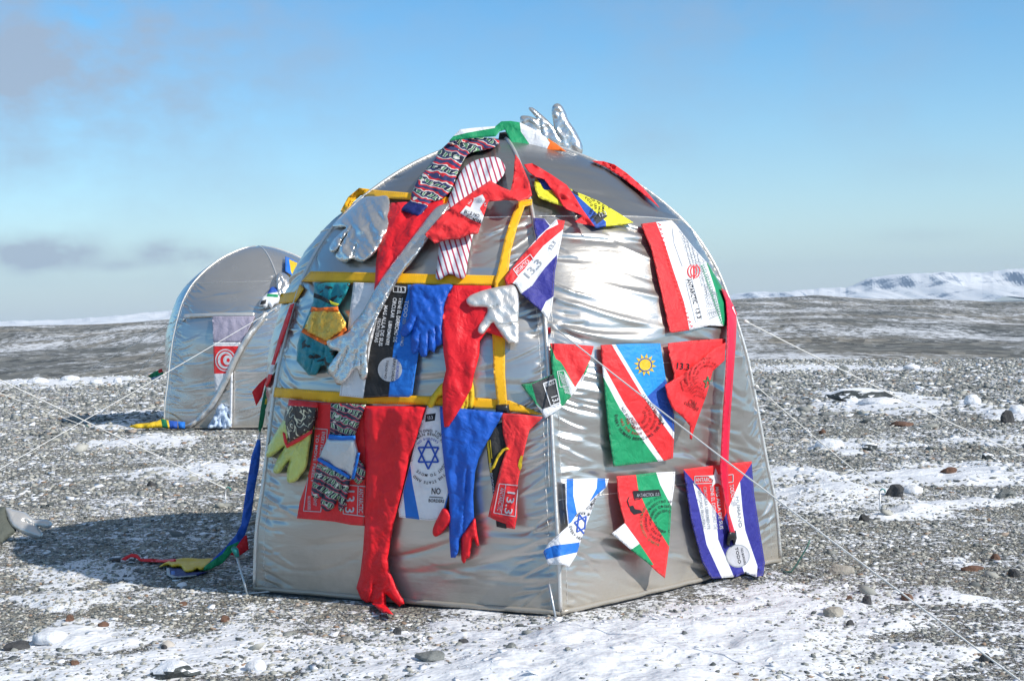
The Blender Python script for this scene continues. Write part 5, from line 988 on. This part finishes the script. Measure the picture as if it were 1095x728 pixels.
ROCKS = [(957, 527, 22, 14, 'dark', 'largest dark boulder, right of the thin peg on the right'), (924, 555, 11, 8, 'dark', 'small dark rock below and left of the thin peg'), (927, 645, 11, 9, 'dark', 'black pointed rock left of the rope, below right of the tent'), (971, 639, 13, 9, 'brown', 'dark brown rock touching the rope in the lower right'),
         (908, 643, 8, 5, 'brown', 'small brown stone left of the black pointed rock'), (1041, 607, 24, 7, 'brown', 'flat rusty slab on the right side'), (1065, 596, 10, 7, 'brown', 'round brown stone above and right of the rusty slab'), (1051, 599, 7, 5, 'dark', 'little dark stone just above the rusty slab'),
         (1085, 613, 15, 9, 'dark', 'dark flat rock at the right edge beside the rusty slab'), (1055, 703, 14, 9, 'dark', 'dark rock in the lower right corner below the rope'), (1015, 508, 18, 7, 'brown', 'dark brown flat rock on the snow at right'), (898, 608, 30, 9, 'sand', 'pale sandstone slab right of the bent wire'),
         (891, 659, 24, 9, 'sand', 'pale sandstone slab lower down, right of the snow drift'), (1075, 531, 24, 10, 'grey', 'broad grey rock near the right edge'), (910, 669, 9, 6, 'dark', 'small dark stone under the lower sandstone slab'), (902, 426, 10, 9, 'dark', 'dark block at the left end of the snowy mound'),
         (1078, 447, 15, 14, 'dark', 'dark pointed boulder beside snow at the right edge'), (902, 393, 14, 6, 'grey', 'grey rock at the end of the high right rope'), (962, 453, 26, 5, 'brown', 'long low brown rock below the snowy mound'), (1057, 487, 14, 8, 'capped', 'snow-topped dark rock at mid right'),
         (880, 461, 8, 7, 'brown', 'small brown rock above the snow lump near the lower rope'), (18, 690, 30, 9, 'dark', 'flat dark rock at the lower left edge'), (75, 663, 11, 7, 'brown', 'rusty stone in the lower left'), (110, 669, 12, 6, 'brown', 'rusty stone right of the other in the lower left'),
         (240, 661, 11, 7, 'brown', 'reddish stone below the leaning stake'), (196, 646, 9, 5, 'brown', 'small reddish stone left below the tent corner'), (80, 709, 10, 6, 'brown', 'brown stone near the bottom left'), (184, 719, 54, 15, 'capped', 'large snow-capped dark rock at the bottom left'),
         (425, 676, 10, 8, 'dark', 'dark stone below the long red sleeve'), (461, 708, 32, 9, 'grey', 'flat grey rock at the bottom centre'), (370, 682, 18, 5, 'sand', 'flat sandy stone on the snow left of the red glove'), (176, 697, 7, 5, 'dark', 'little dark stone above the snow-capped rock'),
         (161, 519, 10, 6, 'dark', 'dark stone in the open gravel left of the tent'), (546, 700, 12, 6, 'grey', 'grey stone in the drift below the front ridge'), (496, 690, 12, 6, 'dark', 'dark stone in the snow below the tent'), (920, 425, 60, 15, 'capped', 'long low mound with snow on top, right of the tent'), (1000, 560, 9, 5, 'grey', 'small grey stone right of the thin peg'), (930, 478, 16, 8, 'capped', 'small snow-covered rock above the boulder')]
for i, (x, y, w, h, k, lb) in enumerate(ROCKS): rock(x, y, w, h, k, lb, 11 + i * 3)
for i, (x, y, w, h, lb) in enumerate([(41, 411, 20, 7, 'rounded snow lump at the edge of the plain, first from the left'), (75, 410, 18, 6, 'wide snow lump at the plain edge, second from the left'), (103, 411, 12, 5, 'low snow lump at the plain edge, third from the left'), (126, 409, 8, 6, 'small upright snow lump at the plain edge nearest the far tent'),
                                       (1089, 443, 18, 9, 'snow lump beside the pointed boulder at the right edge'), (1040, 431, 15, 10, 'snow lump left of the pointed boulder'), (886, 476, 28, 11, 'snow lump beside the lower right rope'), (976, 525, 20, 9, 'snow lump leaning on the large dark boulder'),
                                       (975, 393, 16, 5, 'flat snow lump far off at mid right'), (274, 712, 20, 11, 'snow lump at the bottom, below the leaning stake'), (55, 684, 34, 13, 'large snow lump in the lower left'), (940, 432, 40, 7, 'snow drift in front of the low mound')]):
    rock(x, y, w, h, 'snow', lb, 300 + i)

# ================================================================== GRAVEL AND SNOW CRUMBS (stuff)
m, t, b = new_mat('gravel_stones'); g = N(t, 'ShaderNodeNewGeometry')
t.links.new(ramp(t, g.outputs['Random Per Island'], [(0.0, (0.07, 0.08, 0.08)), (0.2, (0.16, 0.17, 0.165)), (0.42, (0.30, 0.30, 0.27)), (0.7, (0.42, 0.41, 0.36)), (0.92, (0.56, 0.54, 0.49)), (0.975, (0.30, 0.19, 0.12)), (1.0, (0.16, 0.18, 0.17))]), b.inputs['Base Color'])
b.inputs['Roughness'].default_value = 0.8; GRAV = m
m, t, b = new_mat('snow_crumbs'); b.inputs['Base Color'].default_value = (0.83, 0.84, 0.87, 1); b.inputs['Roughness'].default_value = 0.8; CRUMB = m
bm = bmesh.new(); bmesh.ops.create_icosphere(bm, subdivisions=1, radius=1); IV = np.array([v.co[:] for v in bm.verts]); IF = np.array([[v.index for v in f.verts] for f in bm.faces]); bm.free()
CX, CY = C1
def scatter(name, mat, bands, label, flat, keep):
    allV = []; cnt = 0
    for (ya, yb, dens, s0, s1) in bands:
        half = 0.43; area = half * (yb * yb - ya * ya); n = int(area * dens)
        y = np.sqrt(rng.uniform(ya * ya, yb * yb, n)); x = rng.uniform(-half, half, n) * y
        sel = np.array([keep(a, b_) for a, b_ in zip(x, y)]); x, y = x[sel], y[sel]; n = len(x)
        s = s0 * (s1 / s0) ** (rng.random(n) ** 2.2) / 2
        z = np.array([ground_h(a, b_) for a, b_ in zip(x, y)])
        sc3 = np.stack([s * rng.uniform(0.8, 1.5, n), s * rng.uniform(0.7, 1.1, n), s * rng.uniform(flat * 0.7, flat * 1.3, n)], 1)
        base = IV[None] * (1 + rng.uniform(-0.42, 0.42, (n, 12))[:, :, None]) * sc3[:, None, :]
        a = rng.uniform(0, 6.283, n); ca, sa = np.cos(a)[:, None], np.sin(a)[:, None]; tl = rng.uniform(-0.45, 0.45, n)[:, None]
        X, Y, Z = base[..., 0], base[..., 1], base[..., 2]; Z2 = Z * np.cos(tl) + X * np.sin(tl); X2 = X * np.cos(tl) - Z * np.sin(tl)
        P = np.stack([X2 * ca - Y * sa + x[:, None], X2 * sa + Y * ca + y[:, None], Z2 + z[:, None] + (s * flat * rng.uniform(-0.25, 0.5, n))[:, None]], -1)
        allV.append(P.reshape(-1, 3)); cnt += n
    V = np.concatenate(allV).astype(np.float32); n = len(V) // 12
    Fi = (IF[None] + (np.arange(n) * 12)[:, None, None]).reshape(-1).astype(np.int32); nf = n * 20
    me = bpy.data.meshes.new(name); me.vertices.add(len(V)); me.vertices.foreach_set('co', V.ravel()); me.loops.add(len(Fi)); me.loops.foreach_set('vertex_index', Fi)
    me.polygons.add(nf); me.polygons.foreach_set('loop_start', np.arange(nf, dtype=np.int32) * 3); me.polygons.foreach_set('loop_total', np.full(nf, 3, dtype=np.int32))
    me.materials.append(mat); me.update(calc_edges=True); me.validate()
    o = bpy.data.objects.new(name, me); COL.objects.link(o); tag(o, label, 'gravel' if 'gravel' in name else 'snow', kind='stuff'); return o
def tentfree(x, y, c=C1, r=1.28): return (x - c[0]) ** 2 + (y - c[1]) ** 2 > r * r
def keep_g(x, y):
    if not (tentfree(x, y) and tentfree(x, y, C2)): return False
    q = patch_at(x, y) + 0.9 * fbm(x, y, 0.6, 3, 21)
    return random.random() > min(0.95, max(0, q * 1.8 - 0.38))
scatter('gravel', GRAV, [(4.6, 7.0, 2500, 0.006, 0.030), (4.6, 10, 3.5, 0.035, 0.10), (7.0, 10, 1600, 0.008, 0.036), (10, 16, 480, 0.013, 0.06), (10, 30, 1.0, 0.08, 0.22), (16, 36, 110, 0.028, 0.10)], 'grey and beige gravel covering the plain around the tents', 0.45, keep_g)
def keep_s(x, y):
    if not (tentfree(x, y) and tentfree(x, y, C2)): return False
    return random.random() < 0.35 + 1.2 * fbm(x, y, 0.8, 3, 33) - 0.25 * patch_at(x, y)
scatter('snow_crumbs', CRUMB, [(4.6, 7.0, 520, 0.008, 0.05), (7.0, 10, 330, 0.010, 0.055), (10, 16, 130, 0.018, 0.09), (16, 36, 30, 0.04, 0.16)], 'wind-blown crumbs of snow caught between the stones', 0.22, keep_s)

# ================================================================== AIR
m = bpy.data.materials.new('thin_cold_haze'); m.use_nodes = True; t = m.node_tree; t.nodes.clear()
pv = N(t, 'ShaderNodeVolumePrincipled'); pv.inputs['Color'].default_value = (0.66, 0.82, 1.0, 1); pv.inputs['Density'].default_value = 0.0001; pv.inputs['Anisotropy'].default_value = 0.0
ou = N(t, 'ShaderNodeOutputMaterial'); t.links.new(pv.outputs[0], ou.inputs['Volume'])
X = 7000; z0, z1 = -34, 190
vv = [(-X, -X, z0), (X, -X, z0), (X, X, z0), (-X, X, z0), (-X, -X, z1), (X, -X, z1), (X, X, z1), (-X, X, z1)]
o = link_mesh('haze', vv, [(3, 2, 1, 0), (4, 5, 6, 7), (0, 1, 5, 4), (1, 2, 6, 5), (2, 3, 7, 6), (3, 0, 4, 7)], m, recenter=False, smooth=False); o['kind'] = 'stuff'; o['label'] = 'thin bluish haze of cold air over the whole plain'
